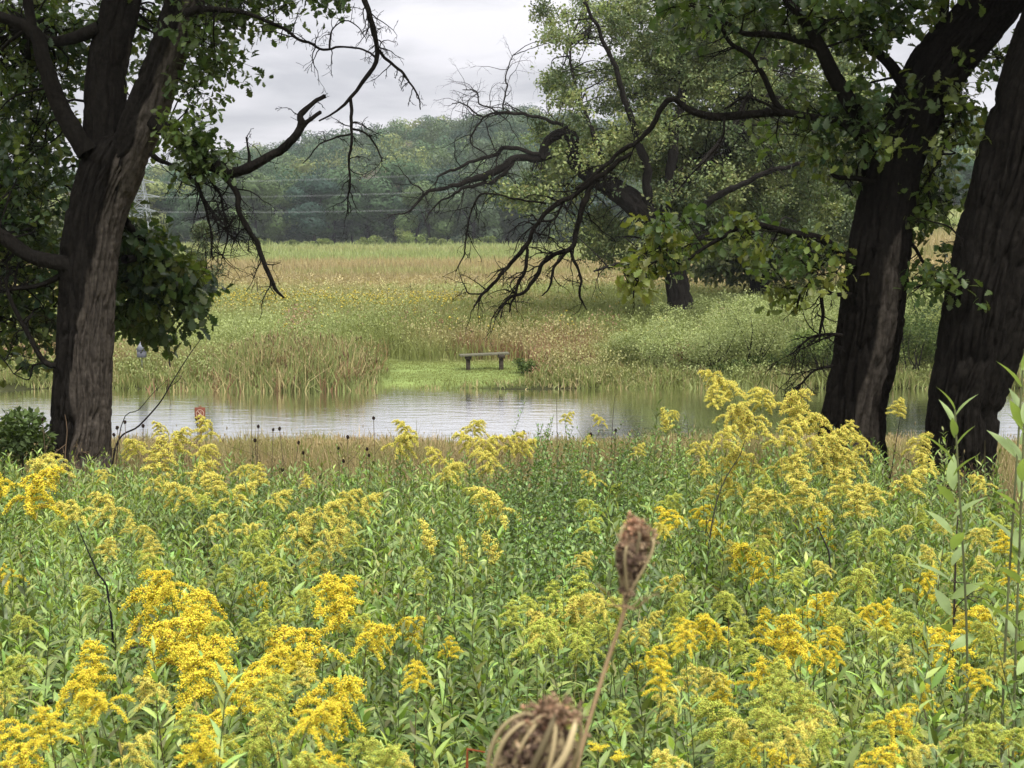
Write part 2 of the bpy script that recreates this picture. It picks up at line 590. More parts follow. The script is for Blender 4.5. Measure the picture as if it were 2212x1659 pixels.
class Tree:
    def __init__(self, name, base, label, cat='tree', group=None):
        self.root = thing(name, base, label, cat, group)
        self.base = np.array(base)
        self.trunk = MB(); self.branch = MB(); self.leaf = MB()
        self.sk = []

    def limb(self, spec, D, wmul=1.0, target='trunk', sides=None, bark=0.0, bscale=.05, colfn=None, col=BARK_D, seed=0, dD=None, wob=0.0, twigs=0, tlen=.5, keep=True):
        """spec: [(px,py,width_px)...] at distance D (or per-point distances dD)."""
        sp = np.array(spec, float)
        Ds = np.full(len(sp), D, float) if dD is None else np.asarray(dD, float)
        pts = P(sp[:, 0], sp[:, 1], Ds)
        rad = sp[:, 2] / 2 / F * Ds * wmul
        mbx = self.trunk if target == 'trunk' else self.branch
        R0 = rad.max()
        sides = sides or int(np.clip(R0 / .006, 6, 200))
        p, r = tube(mbx, pts, rad, sides, step=max(.03, min(.25, R0 * .8)) if not bark else .028, col=col, bark=bark, bscale=bscale, seed=seed, colfn=colfn, wob=wob)
        if keep:
            self.sk.append(np.concatenate([p, r[:, None]], 1)[::max(1, len(p) // 40)])
        if twigs:
            self.twigs(p, r, twigs, tlen, seed, mbx, col)
        return p, r

    def twigs(self, p, r, n, length, seed, mbx, col, depth=0, droop=.15):
        g = np.random.default_rng(seed * 77 + 5)
        tan = norm(np.gradient(p, axis=0))
        for k in range(n):
            i = int(g.uniform(.15, 1.0) * (len(p) - 1))
            d = norm((tan[i] * .7 + rdir(1, g)[0] * 1.0)[None])[0]
            ln = length * g.uniform(.35, 1.1)
            q = [p[i]]
            m = 6
            for s_ in range(m):
                d = norm((d + rdir(1, g)[0] * .42 + np.array([0, 0, -.08 * droop / .15]))[None])[0]
                q.append(q[-1] + d * ln / m)
            q = np.array(q)
            r0 = min(r[i] * .55, .004 + ln * .011)
            rr = np.linspace(r0, max(.0022, r0 * .3), m + 1)
            tube(mbx, q, rr, 5 if r0 > .006 else 4, step=ln / m, col=col, cap=False, seed=seed)
            if depth < 2 and ln > length * .4:
                self.twigs(q, rr, 4 if depth == 0 else 2, ln * .5, seed * 3 + k + 1, mbx, col, depth + 1, droop)

    def foliage(self, spots, D, dspread, nl, size, pal, tmpl=OAK_T, lump=.35, target=None, connect=True, droop=.35, per=7, rclust=.16):
        """spots: [(px,py,rx,ry,n_lumps)] ellipses at distance D. nl: sprigs per lump, per: leaves per sprig."""
        sk = np.concatenate(self.sk)
        cen = []
        for (px, py, rx, ry, n) in spots:
            a_ = rng.uniform(0, 2 * math.pi, n); q = np.sqrt(rng.uniform(0, 1, n))
            dd = D + dspread * rng.uniform(-1, 1, n)
            cen.append(P(px + rx * q * np.cos(a_), py + ry * q * np.sin(a_), dd))
        cen = np.concatenate(cen)
        for c in cen:
            lc = pal[rng.integers(len(pal))] * rng.uniform(.75, 1.25)
            off = rng.normal(size=(nl, 3)) * lump * np.array([1, 1, .7])
            sp_ = c + off
            if connect:
                k = np.argmin(((sk[:, :3] - c) ** 2).sum(1) + 0 * sk[:, 3])
                s0 = sk[k, :3]
                dist = np.linalg.norm(c - s0)
                if dist < 4.5:
                    mid = (s0 + c) / 2 + rng.normal(size=3) * dist * .12 + np.array([0, 0, .08 * dist])
                    tube(self.trunk, [s0, mid, c], [min(sk[k, 3], .006 + .012 * dist), .005 + .006 * dist, .004], 5, step=.15, col=BARK_D, cap=False, wob=.03)
                A = np.repeat(c[None], nl, 0)
                md = (A + sp_) / 2 + rng.normal(size=(nl, 3)) * .04
                prisms(self.trunk, A, md, .005, .0035, BARK_D)
                prisms(self.trunk, md, sp_, .0035, .002, BARK_D)
            n = nl * per
            sd = norm(off + rng.normal(size=off.shape) * .15 + np.array([0, 0, .05]))
            bp_ = np.repeat(sp_, per, 0) + rng.normal(size=(n, 3)) * rclust * .35
            d = norm(np.repeat(sd, per, 0) * .5 + rng.normal(size=(n, 3)) * .75 + np.array([0, 0, -droop]))
            sz = size * rng.uniform(.6, 1.15, n)
            fr = frames(d, rng.normal(size=n) * .7)
            cc = jcol(lc, n, .22, .08)
            stamp(self.leaf, tmpl[0], tmpl[1], bp_, fr, sz, cc)

    def finish(self, leafmat=None, barkmat=None, crown='crown'):
        if self.trunk.V:
            self.trunk.build('trunk', barkmat or M_bark, self.root, smooth=True, loc=self.base)
        if self.branch.V:
            tag(self.branch.build('dead_branches', barkmat or M_bark, self.root, smooth=True, loc=self.base), label='bare dead branches with crooked twigs')
        if self.leaf.V:
            self.leaf.build(crown, leafmat or M_leaf, self.root, loc=self.base)


OAKPAL = [np.array(c) for c in [(.05, .082, .024), (.065, .10, .028), (.09, .13, .032), (.036, .064, .026), (.12, .155, .035)]]


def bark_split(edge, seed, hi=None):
    """Dark bark with a pale brown strip down one side; edge(s) -> x of the boundary on the unit circle."""
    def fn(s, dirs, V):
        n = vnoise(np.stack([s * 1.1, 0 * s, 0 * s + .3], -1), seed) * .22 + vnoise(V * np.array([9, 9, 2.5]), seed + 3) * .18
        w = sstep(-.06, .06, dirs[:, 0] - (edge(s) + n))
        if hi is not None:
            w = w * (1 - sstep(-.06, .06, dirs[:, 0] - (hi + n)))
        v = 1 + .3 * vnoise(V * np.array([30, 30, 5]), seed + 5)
        c = BARK_D[None] * (1 - w[:, None]) + BARK_L[None] * w[:, None]  # blends dark to pale bark by direction around the trunk
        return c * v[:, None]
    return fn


# --- oak on the near bank, left of the pond (two stems, dead lower limb)
DL = 17.0
T1 = Tree('oak_tree', tuple(P(170, 1070, DL)), 'forked old oak with a crooked dead limb reaching over the pond')
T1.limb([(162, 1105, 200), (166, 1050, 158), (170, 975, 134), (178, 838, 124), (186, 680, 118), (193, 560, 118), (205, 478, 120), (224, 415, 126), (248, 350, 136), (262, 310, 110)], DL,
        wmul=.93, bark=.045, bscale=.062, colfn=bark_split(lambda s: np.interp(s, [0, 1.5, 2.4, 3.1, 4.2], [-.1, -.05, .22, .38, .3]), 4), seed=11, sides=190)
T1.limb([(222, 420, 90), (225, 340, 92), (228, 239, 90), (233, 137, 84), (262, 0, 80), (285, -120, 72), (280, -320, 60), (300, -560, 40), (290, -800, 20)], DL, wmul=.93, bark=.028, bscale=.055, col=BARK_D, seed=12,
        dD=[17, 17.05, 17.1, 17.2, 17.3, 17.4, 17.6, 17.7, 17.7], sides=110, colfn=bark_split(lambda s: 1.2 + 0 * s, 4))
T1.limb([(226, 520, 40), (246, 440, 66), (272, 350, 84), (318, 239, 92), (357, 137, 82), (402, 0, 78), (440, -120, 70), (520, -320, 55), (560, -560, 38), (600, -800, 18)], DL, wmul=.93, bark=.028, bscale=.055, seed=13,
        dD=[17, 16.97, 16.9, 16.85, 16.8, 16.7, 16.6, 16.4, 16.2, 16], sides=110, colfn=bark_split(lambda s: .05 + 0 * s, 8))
T1.limb([(190, 330, 46), (160, 285, 42), (126, 222, 38), (96, 137, 34), (72, 68, 28), (0, 35, 20), (-90, 0, 14)], 16.8, bark=.01, seed=14)
T1.limb([(72, 80, 24), (60, 0, 22), (40, -140, 18), (0, -300, 12)], 16.8, seed=15)
T1.limb([(215, 60, 30), (160, 82, 26), (110, 88, 20), (60, 60, 14)], 17.1, seed=16)
T1.limb([(170, 575, 40), (120, 566, 34), (60, 550, 30), (0, 508, 28), (-80, 470, 20)], 16.8, bark=.008, seed=17)
T1.limb([(150, 585, 16), (85, 616, 11), (0, 627, 8), (-60, 640, 5)], 16.9, seed=18, twigs=6, tlen=.5)
T1.limb([(145, 786, 14), (99, 784, 12), (61, 722, 11), (24, 650, 9), (10, 600, 6)], 16.8, seed=19, twigs=8, tlen=.5)
T1.limb([(100, 784, 5), (72, 790, 4), (62, 820, 3), (30, 808, 2)], 16.8, seed=20, twigs=3, tlen=.25)
T1.limb([(270, 560, 20), (310, 560, 14), (350, 590, 10), (400, 640, 6)], 17.6, seed=21, dD=[17.2, 17.8, 18, 18])
T1.limb([(270, 480, 18), (310, 520, 12), (340, 540, 8), (370, 540, 5)], 17.6, seed=22, dD=[17.2, 17.8, 18, 18])
# sweeping limb that carries the dead branches
LB = dict(target='branch', wob=.028, wmul=.88)
T1.limb([(330, 262, 50), (360, 284, 38), (400, 316, 34), (437, 341, 31), (478, 366, 28), (505, 371, 27), (546, 358, 25), (597, 328, 22), (636, 296, 22), (652, 270, 20), (649, 249, 15), (669, 225, 12), (703, 206, 9)],
        16.6, dD=[16.8, 16.5, 16.2, 16, 15.9, 15.9, 15.8, 15.8, 15.7, 15.7, 15.7, 15.7, 15.7], bark=.006, bscale=.03, seed=31, twigs=14, tlen=.35, **LB)
T1.limb([(652, 275, 13), (672, 258, 11), (693, 242, 9)], 15.7, seed=32, **LB)
T1.limb([(482, 374, 22), (490, 388, 16), (512, 416, 15), (516, 454, 13), (533, 492, 14), (553, 522, 13), (565, 552, 12), (580, 586, 11), (594, 623, 9), (614, 642, 5)], 15.9, seed=33, twigs=16, tlen=.5, **LB)
T1.limb([(325, 330, 14), (345, 345, 12), (372, 355, 11), (400, 372, 10), (425, 400, 8), (440, 440, 7), (455, 500, 5), (460, 560, 3)], 16.3, seed=34, twigs=22, tlen=.6, **LB)
T1.limb([(372, 355, 10), (410, 378, 9), (440, 372, 9), (465, 400, 8), (480, 440, 7), (490, 500, 5), (480, 560, 3)], 16.1, seed=35, twigs=22, tlen=.6, **LB)
T1.limb([(505, 470, 7), (490, 490, 5), (478, 460, 4), (465, 430, 3)], 15.9, seed=36, twigs=8, tlen=.4, **LB)
T1.limb([(420, 385, 8), (445, 440, 6), (470, 480, 5), (505, 520, 4)], 16, seed=37, twigs=14, tlen=.5, **LB)
T1.limb([(538, 350, 9), (536, 325, 6), (533, 295, 4)], 15.8, seed=38, twigs=3, tlen=.25, **LB)
# long arching dead bough entering from above
T1.limb([(410, -40, 40), (470, -130, 34), (600, -170, 28), (720, -110, 22), (775, -40, 17), (786, 0, 15), (800, 41, 13), (810, 78, 12), (817, 113, 13), (814, 132, 12), (783, 174, 10), (757, 212, 8), (728, 239, 6), (690, 262, 4)],
        15.5, dD=[16.7, 16.4, 16, 15.7, 15.5, 15.5, 15.5, 15.5, 15.5, 15.5, 15.5, 15.5, 15.5, 15.5], seed=41, **LB)
T1.limb([(786, 0, 8), (800, 41, 8), (810, 78, 8), (817, 113, 6)], 15.5, seed=42, twigs=14, tlen=.38, keep=False, **LB)
T1.limb([(757, 212, 8), (758, 260, 8), (760, 300, 7), (757, 345, 6), (755, 400, 5), (752, 460, 3)], 15.5, seed=43, twigs=12, tlen=.42, **LB)
T1.limb([(760, 278, 5), (795, 292, 5), (812, 320, 4), (828, 352, 2.5)], 15.5, seed=44, twigs=5, tlen=.3, **LB)
T1.limb([(758, 290, 5), (720, 298, 4), (690, 312, 4), (655, 355, 2.5)], 15.5, seed=45, twigs=3, tlen=.25, **LB)
T1.limb([(818, 108, 8), (840, 132, 7), (868, 160, 6), (890, 182, 5), (904, 205, 4), (909, 238, 2.5)], 15.5, seed=46, twigs=8, tlen=.3, **LB)
T1.limb([(812, 125, 6), (790, 108, 5), (745, 100, 5), (700, 108, 6), (660, 90, 7), (625, 70, 8), (580, 48, 9), (512, 24, 12), (440, 20, 18), (400, 30, 22)], 15.8, seed=47, twigs=22, tlen=.42, **LB)
T1.limb([(712, 104, 5), (712, 80, 4), (725, 58, 3.5), (752, 48, 3), (790, 82, 2)], 15.7, seed=48, twigs=5, tlen=.3, **LB)
T1.foliage([(60, 60, 110, 110, 24), (60, 200, 110, 110, 22), (30, 350, 110, 110, 30), (30, 470, 90, 70, 15), (45, 620, 80, 110, 34), (25, 710, 60, 60, 12), (130, 90, 60, 80, 7)], 18.2, .9, 8, .125, OAKPAL, lump=.28)
T1.foliage([(320, 100, 60, 150, 9), (300, 30, 100, 50, 6)], 18.2, .6, 8, .12, OAKPAL)
T1.foliage([(460, 25, 50, 40, 6), (540, 8, 60, 24, 6), (650, -6, 70, 20, 6), (455, 110, 30, 50, 6), (475, 150, 26, 30, 3), (418, 190, 14, 50, 3)], 16.6, .4, 7, .11, OAKPAL[:3], lump=.17)
T1.foliage([(432, 262, 16, 18, 1), (440, 315, 30, 22, 3), (480, 345, 18, 12, 1), (405, 305, 34, 22, 5), (445, 345, 34, 20, 5), (385, 285, 20, 16, 2)], 16.0, .2, 8, .10, OAKPAL[:3], lump=.10)
T1.foliage([(285, 500, 30, 50, 7), (310, 560, 45, 60, 12), (345, 600, 50, 50, 10), (290, 650, 35, 60, 7), (325, 690, 45, 26, 6), (385, 625, 30, 45, 6), (405, 650, 16, 30, 2)], 18.0, .6, 9, .15, OAKPAL, lump=.15, droop=.8)
T1.foliage([(300, -370, 800, 230, 80), (250, -750, 800, 300, 90), (200, -1150, 600, 250, 50)], 17, 3, 12, .15, OAKPAL[:2], tmpl=DIA_T, connect=False, lump=.5)  # upper crown out of view, added to shade the trunks below
T1.finish()

# --- oak on the near bank, right of the goldenrod
DR = 16.0
T2 = Tree('oak_tree', tuple(P(1850, 1030, DR)), 'leaning oak right of the pond with a pale brown strip down its dark trunk')
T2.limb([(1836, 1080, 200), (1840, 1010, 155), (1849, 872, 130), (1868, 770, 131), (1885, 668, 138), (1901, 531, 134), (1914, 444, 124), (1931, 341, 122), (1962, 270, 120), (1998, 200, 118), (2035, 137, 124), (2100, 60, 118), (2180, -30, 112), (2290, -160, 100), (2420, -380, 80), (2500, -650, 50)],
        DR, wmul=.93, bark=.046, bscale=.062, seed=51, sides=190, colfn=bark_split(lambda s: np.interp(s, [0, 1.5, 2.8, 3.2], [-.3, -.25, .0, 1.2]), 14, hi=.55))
T2.limb([(1925, 400, 60), (1895, 340, 50), (1862, 280, 40), (1846, 239, 34), (1801, 164, 29), (1767, 92, 25), (1726, 31, 19), (1699, 0, 15), (1650, -80, 12), (1600, -200, 9)], DR, bark=.008, bscale=.03, seed=52,
        dD=[16, 15.9, 15.8, 15.7, 15.6, 15.5, 15.4, 15.4, 15.3, 15.2])
T2.limb([(1775, 105, 16), (1750, 96, 17), (1699, 79, 16), (1650, 74, 14), (1607, 72, 11), (1570, 50, 9), (1528, 31, 8), (1490, 10, 5)], 15.5, seed=53, twigs=6, tlen=.5)
T2.limb([(1970, 210, 30), (1921, 137, 24), (1880, 105, 20), (1846, 85, 18), (1790, 50, 12)], 15.9, seed=54)
T2.limb([(1990, 220, 34), (2030, 120, 24), (2040, 20, 20), (2050, -100, 14)], 15.9, seed=55)
T2.limb([(1890, 300, 22), (1850, 278, 18), (1801, 259, 15), (1750, 252, 15), (1692, 243, 17), (1631, 246, 18), (1560, 252, 19), (1528, 250, 18), (1487, 236, 15), (1458, 214, 13)], 15.7, bark=.004, bscale=.02, seed=56, twigs=8, tlen=.6)
T2.limb([(1695, 245, 14), (1672, 215, 13), (1650, 165, 12), (1620, 120, 11), (1580, 95, 9), (1560, 60, 8), (1545, 0, 8)], 15.7, seed=57, twigs=8, tlen=.5)
T2.limb([(1690, 245, 8), (1650, 222, 6), (1610, 210, 5), (1565, 235, 4)], 15.6, seed=58, twigs=5, tlen=.4)
T2.limb([(1565, 252, 6), (1560, 300, 5), (1530, 340, 4), (1490, 380, 3), (1465, 410, 2.5)], 15.6, seed=59, twigs=6, tlen=.4)
BR = dict(target='branch', wob=.03, wmul=.85)
T2.limb([(1462, 216, 13), (1444, 216, 14), (1425, 239, 14), (1411, 268, 13), (1384, 300, 11), (1340, 331, 11), (1300, 362, 10), (1271, 388, 10), (1246, 408, 10)], 15.6, seed=61, twigs=8, tlen=.5, **BR)
T2.limb([(1365, 330, 9), (1330, 355, 13), (1281, 391, 15), (1246, 415, 14), (1208, 438, 12), (1178, 462, 12), (1155, 494, 12), (1137, 529, 11), (1102, 570, 10), (1073, 602, 9), (1046, 632, 8), (1026, 663, 4)], 15.6, seed=62, twigs=26, tlen=.5, **BR)
T2.limb([(1282, 395, 12), (1268, 420, 14), (1255, 456, 15), (1246, 500, 14), (1231, 538, 13), (1202, 547, 11), (1175, 564, 11), (1161, 594, 10), (1131, 629, 9), (1099, 645, 8), (1076, 674, 4)], 15.6, seed=63, twigs=24, tlen=.5, **BR)
T2.limb([(1231, 536, 8), (1243, 567, 8), (1255, 600, 7), (1253, 638, 6), (1266, 667, 3)], 15.6, seed=64, twigs=6, tlen=.3, **BR)
T2.limb([(1222, 545, 8), (1208, 562, 8), (1193, 584, 7), (1187, 614, 6), (1170, 638, 3)], 15.6, seed=65, twigs=5, tlen=.3, **BR)
T2.limb([(1137, 529, 8), (1140, 560, 8), (1133, 590, 8), (1118, 615, 7), (1112, 640, 6), (1099, 674, 4)], 15.6, seed=66, twigs=12, tlen=.4, **BR)
T2.limb([(1180, 440, 6), (1120, 430, 5), (1060, 420, 5), (1029, 430, 5), (1011, 485, 4), (1005, 541, 4), (982, 588, 2.5)], 15.6, seed=67, twigs=14, tlen=.5, **BR)
T2.limb([(1046, 632, 4), (1015, 636, 4), (1003, 615, 3), (992, 590, 2)], 15.6, seed=68, twigs=5, tlen=.25, **BR)
T2.limb([(1216, 440, 7), (1200, 470, 6), (1165, 480, 5), (1150, 460, 3)], 15.6, seed=69, twigs=10, tlen=.5, **BR)
# low leafy limb
T2.limb([(1860, 600, 24), (1832, 561, 21), (1801, 534, 19), (1767, 514, 17), (1709, 503, 15), (1658, 490, 13), (1610, 480, 13), (1576, 503, 10), (1528, 531, 8), (1494, 555, 7), (1470, 579, 5)], 15.6, bark=.004, bscale=.02, seed=71, dD=[16, 15.8, 15.7, 15.6, 15.5, 15.4, 15.3, 15.2, 15.2, 15.2, 15.2], twigs=6, tlen=.5)
T2.limb([(1747, 512, 9), (1750, 561, 8), (1752, 606, 7), (1730, 633, 6), (1719, 674, 4)], 15.5, seed=72, twigs=10, tlen=.35)
T2.limb([(1478, 575, 5), (1440, 560, 4), (1400, 575, 4), (1372, 620, 3), (1368, 655, 3)], 15.2, seed=73, twigs=5, tlen=.3)
T2.limb([(1840, 637, 11), (1806, 636, 9), (1776, 635, 8), (1778, 680, 8), (1772, 712, 6), (1770, 740, 3)], 15.6, seed=74, twigs=8, tlen=.45)
T2.limb([(1820, 725, 9), (1790, 722, 7), (1750, 730, 5), (1710, 765, 3)], 15.5, seed=75, twigs=16, tlen=.6)
T2.limb([(1800, 790, 7), (1760, 800, 5), (1730, 830, 4), (1690, 870, 2.5)], 15.5, seed=76, twigs=14, tlen=.6)
T2.limb([(1965, 525, 10), (1977, 536, 8), (1993, 565, 7), (2020, 606, 5)], 15.9, seed=77, twigs=8, tlen=.4)
T2.limb([(1955, 300, 12), (2010, 262, 8), (2060, 262, 7), (2080, 240, 5), (2110, 235, 3)], 15.9, seed=78, twigs=6, tlen=.4)
T2.limb([(2062, 262, 7), (2045, 300, 6), (2030, 345, 6), (2010, 380, 5), (2005, 440, 3)], 15.9, seed=79, twigs=8, tlen=.4)
T2.limb([(1890, 395, 14), (1850, 385, 12), (1810, 383, 10), (1795, 375, 6)], 15.7, seed=80)
T2.foliage([(1500, 10, 60, 30, 5), (1620, 20, 90, 50, 9), (1790, 20, 110, 40, 10), (1920, 50, 90, 70, 13), (2060, 20, 60, 40, 4), (1690, 110, 50, 40, 2), (1840, 180, 50, 40, 4), (1780, 275, 70, 35, 9), (1830, 330, 60, 45, 7),
            (1925, 230, 40, 50, 5), (1950, 290, 30, 50, 3), (2075, 200, 35, 70, 7), (2040, 290, 30, 40, 3), (2130, 110, 40, 40, 3)], 15.9, .8, 7, .125, OAKPAL, lump=.2)
T2.foliage([(2010, 380, 30, 80, 6), (2000, 470, 25, 45, 4), (1960, 440, 30, 40, 3)], 16.3, .4, 8, .12, OAKPAL, lump=.2)
LOWPAL = [np.array(c) for c in [(.17, .21, .045), (.10, .15, .04), (.21, .24, .05), (.07, .11, .033)]]
T2.foliage([(1620, 518, 40, 18, 3), (1580, 495, 30, 20, 1), (1700, 590, 40, 32, 4), (1760, 560, 35, 40, 4), (1660, 545, 15, 12, 1), (1730, 500, 40, 14, 1), (1790, 600, 20, 30, 1), (1500, 520, 30, 22, 2), (1415, 560, 45, 32, 4), (1370, 585, 30, 16, 2), (1440, 500, 45, 28, 3), (1510, 470, 40, 20, 1)],
           15.4, .3, 6, .12, LOWPAL, lump=.12, droop=.6)
T2.foliage([(2040, 590, 20, 18, 2), (2045, 615, 16, 14, 1)], 15.7, .15, 7, .12, OAKPAL, lump=.12)
T2.foliage([(1950, -370, 600, 220, 75), (2000, -750, 800, 300, 90), (2100, -1150, 600, 250, 50)], 16.5, 3, 12, .15, OAKPAL[:2], tmpl=DIA_T, connect=False, lump=.5)  # unseen leaves overhead, added to keep the sky off the trunk
T2.finish()

# --- big oak at the far right
DF = 15.0
T3 = Tree('oak_tree', tuple(P(2066, 1090, DF)), 'thick dark oak trunk at the right edge, leaning outward, bark dark all over')
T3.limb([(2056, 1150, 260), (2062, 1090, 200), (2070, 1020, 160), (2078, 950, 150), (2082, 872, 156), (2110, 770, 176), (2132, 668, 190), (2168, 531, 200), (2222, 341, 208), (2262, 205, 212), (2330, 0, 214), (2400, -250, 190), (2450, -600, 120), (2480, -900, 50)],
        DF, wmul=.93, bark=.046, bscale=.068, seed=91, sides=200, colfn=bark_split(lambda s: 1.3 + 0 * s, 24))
T3.limb([(2060, 640, 10), (2030, 620, 6), (1995, 616, 5), (1960, 630, 3)], 14.8, seed=92, twigs=6, tlen=.3)
T3.limb([(2085, 560, 8), (2075, 520, 4), (2050, 490, 4), (2010, 478, 3), (1990, 470, 2)], 14.9, seed=93, twigs=7, tlen=.35)
T3.foliage([(2040, 600, 22, 22, 2), (2020, 620, 20, 12, 1)], 14.7, .15, 7, .11, OAKPAL, lump=.12)
T3.foliage([(2560, -400, 400, 250, 60), (2400, -750, 500, 250, 50)], 16, 2.5, 12, .15, OAKPAL[:2], tmpl=DIA_T, connect=False, lump=.5)  # crown above the view, added for its shade
T3.finish()

# --- old leaning oak across the pond, grey green crown
MIDPAL = [np.array(c) for c in [(.115, .15, .068), (.15, .185, .08), (.19, .23, .095), (.085, .115, .055), (.22, .255, .105)]]
DM = 56.0
T4 = Tree('oak_tree', tuple(P(1468, 655, DM)), 'broad grey green oak across the pond with bent trunk and bare dead boughs')
T4.limb([(1470, 668, 62), (1468, 645, 50), (1460, 600, 44), (1448, 560, 44), (1422, 510, 46), (1387, 457, 50), (1340, 417, 46), (1295, 388, 38), (1262, 368, 34), (1240, 345, 27), (1237, 318, 25), (1235, 296, 23), (1212, 289, 19), (1186, 302, 16), (1174, 328, 15), (1172, 343, 16)],
        DM, bark=.06, bscale=.16, seed=101, sides=60, col=BARK_D * .9)
MBR = dict(target='branch', wob=.14, col=BARK_D * 1.1)
T4.limb([(1190, 335, 14), (1160, 340, 17), (1118, 340, 15), (1084, 362, 17), (1049, 379, 17), (1015, 389, 12), (988, 399, 9), (954, 410, 8), (913, 420, 7), (899, 437, 5), (879, 457, 4), (838, 466, 2)], DM, seed=102, twigs=22, tlen=1.8, **MBR)
T4.limb([(1170, 338, 10), (1130, 325, 9), (1084, 321, 9), (1063, 341, 8), (1015, 352, 7), (967, 369, 6), (944, 382, 3)], DM, seed=103, twigs=16, tlen=1.8, **MBR)
T4.limb([(1110, 345, 9), (1100, 362, 9), (1066, 393, 9), (1008, 406, 7), (978, 423, 5), (947, 440, 4), (920, 478, 2)], DM, seed=104, twigs=14, tlen=1.8, **MBR)
T4.limb([(1240, 300, 12), (1215, 272, 9), (1193, 263, 8), (1152, 253, 7), (1090, 239, 6), (1049, 253, 4), (1019, 290, 4), (1025, 314, 3), (1049, 338, 2.5)], DM, seed=105, twigs=18, tlen=1.9, **MBR)
T4.limb([(1087, 238, 4), (1094, 171, 3), (1104, 123, 2)], DM, seed=106, twigs=10, tlen=1.6, **MBR)
T4.limb([(1075, 240, 4), (1040, 225, 3), (1030, 200, 3), (1000, 195, 2)], DM, seed=107, twigs=10, tlen=1.6, **MBR)
T4.limb([(1040, 250, 4), (1000, 225, 3), (975, 222, 2)], DM, seed=108, twigs=8, tlen=1.3, **MBR)
T4.limb([(1064, 390, 4), (1070, 330, 3), (1050, 270, 2)], DM, seed=109, twigs=8, tlen=1.5, **MBR)
T4.limb([(913, 420, 4), (895, 395, 3), (868, 368, 2), (850, 352, 1.5)], DM, seed=110, twigs=6, tlen=1.0, **MBR)
for k, sp_ in enumerate([
        [(1420, 515, 30), (1440, 440, 26), (1450, 340, 22), (1470, 220, 18), (1480, 90, 14), (1500, -60, 10)],
        [(1390, 460, 26), (1400, 380, 20), (1370, 280, 16), (1340, 180, 12), (1300, 80, 9), (1260, 0, 6)],
        [(1445, 430, 20), (1530, 340, 16), (1600, 240, 12), (1640, 130, 9), (1660, 0, 7)],
        [(1440, 500, 20), (1540, 430, 15), (1640, 380, 12), (1740, 350, 8)],
        [(1340, 415, 20), (1300, 340, 13), (1270, 260, 9), (1240, 180, 6), (1230, 90, 4)],
        [(1450, 560, 16), (1530, 510, 11), (1600, 500, 8), (1680, 520, 5)],
        [(1300, 390, 12), (1270, 400, 10), (1200, 400, 7), (1130, 420, 4)],
        [(1420, 520, 14), (1370, 560, 9), (1310, 575, 6), (1280, 585, 4)]]):
    T4.limb(sp_, DM, seed=120 + k, dD=DM + np.linspace(0, [2.5, -2.5][k % 2], len(sp_)), col=BARK_D, wob=.12, twigs=6, tlen=1.6)
T4.foliage([(1185, 40, 35, 45, 3), (1290, 50, 90, 60, 13), (1440, 50, 110, 70, 30), (1590, 60, 100, 70, 31), (1215, 185, 50, 45, 8), (1340, 190, 80, 50, 15), (1480, 150, 90, 70, 34),
            (1620, 190, 80, 70, 28), (1275, 300, 75, 35, 11), (1410, 320, 90, 60, 36), (1540, 330, 100, 80, 45), (1690, 330, 100, 90, 41), (1790, 230, 70, 110, 22), (1215, 350, 40, 24, 8),
            (1500, 440, 100, 60, 39), (1640, 440, 100, 60, 33), (1760, 450, 80, 70, 20), (1310, 515, 42, 55, 20), (1370, 565, 50, 22, 7), (1180, 290, 24, 30, 3), (1560, 520, 60, 20, 6)],
           DM + 4, 3.2, 26, .145, MIDPAL, tmpl=DIA_T, lump=.26, per=14, rclust=.34, droop=.1)
T4.foliage([(1435, 505, 40, 30, 9), (1330, 365, 50, 20, 7), (1205, 395, 60, 35, 10), (1350, 295, 60, 50, 10), (1470, 420, 50, 40, 10), (1460, 560, 40, 16, 3), (1130, 422, 50, 24, 11), (1270, 340, 50, 30, 6), (1420, 250, 60, 60, 8), (1230, 470, 30, 30, 2), (1520, 400, 60, 40, 6), (1250, 230, 40, 40, 5), (1200, 80, 30, 40, 4)],
           DM, 1.2, 13, .17, MIDPAL[2:], tmpl=DIA_T, lump=.34, per=10, rclust=.34, droop=.1)
T4.finish(leafmat=M_fleaf)

# --- second oak behind it
T5 = Tree('oak_tree', tuple(P(1640, 628, 70)), 'darker oak standing behind the bent oak, its short trunk showing under low foliage')
T5.limb([(1641, 640, 46), (1638, 600, 36), (1634, 550, 34), (1640, 470, 26), (1660, 350, 18), (1650, 200, 10)], 70, bark=.05, bscale=.2, seed=131, sides=40)
T5.limb([(1636, 540, 20), (1700, 480, 12), (1780, 440, 8), (1850, 420, 5)], 70, seed=132)
T5.limb([(1636, 540, 18), (1590, 500, 12), (1540, 470, 8)], 70, seed=133)
T5.foliage([(1450, 180, 120, 130, 26), (1580, 560, 70, 28, 20), (1700, 545, 80, 40, 30), (1640, 490, 130, 40, 34), (1780, 480, 100, 70, 40), (1700, 330, 170, 130, 70), (1850, 320, 80, 130, 34), (1600, 150, 150, 120, 36), (1760, 130, 120, 120, 30), (1540, 560, 30, 20, 5)],
           71, 3.5, 14, .32, [c * .6 for c in MIDPAL], tmpl=DIA_T, lump=.5, per=10, rclust=.45)
T5.finish(leafmat=M_fleaf)


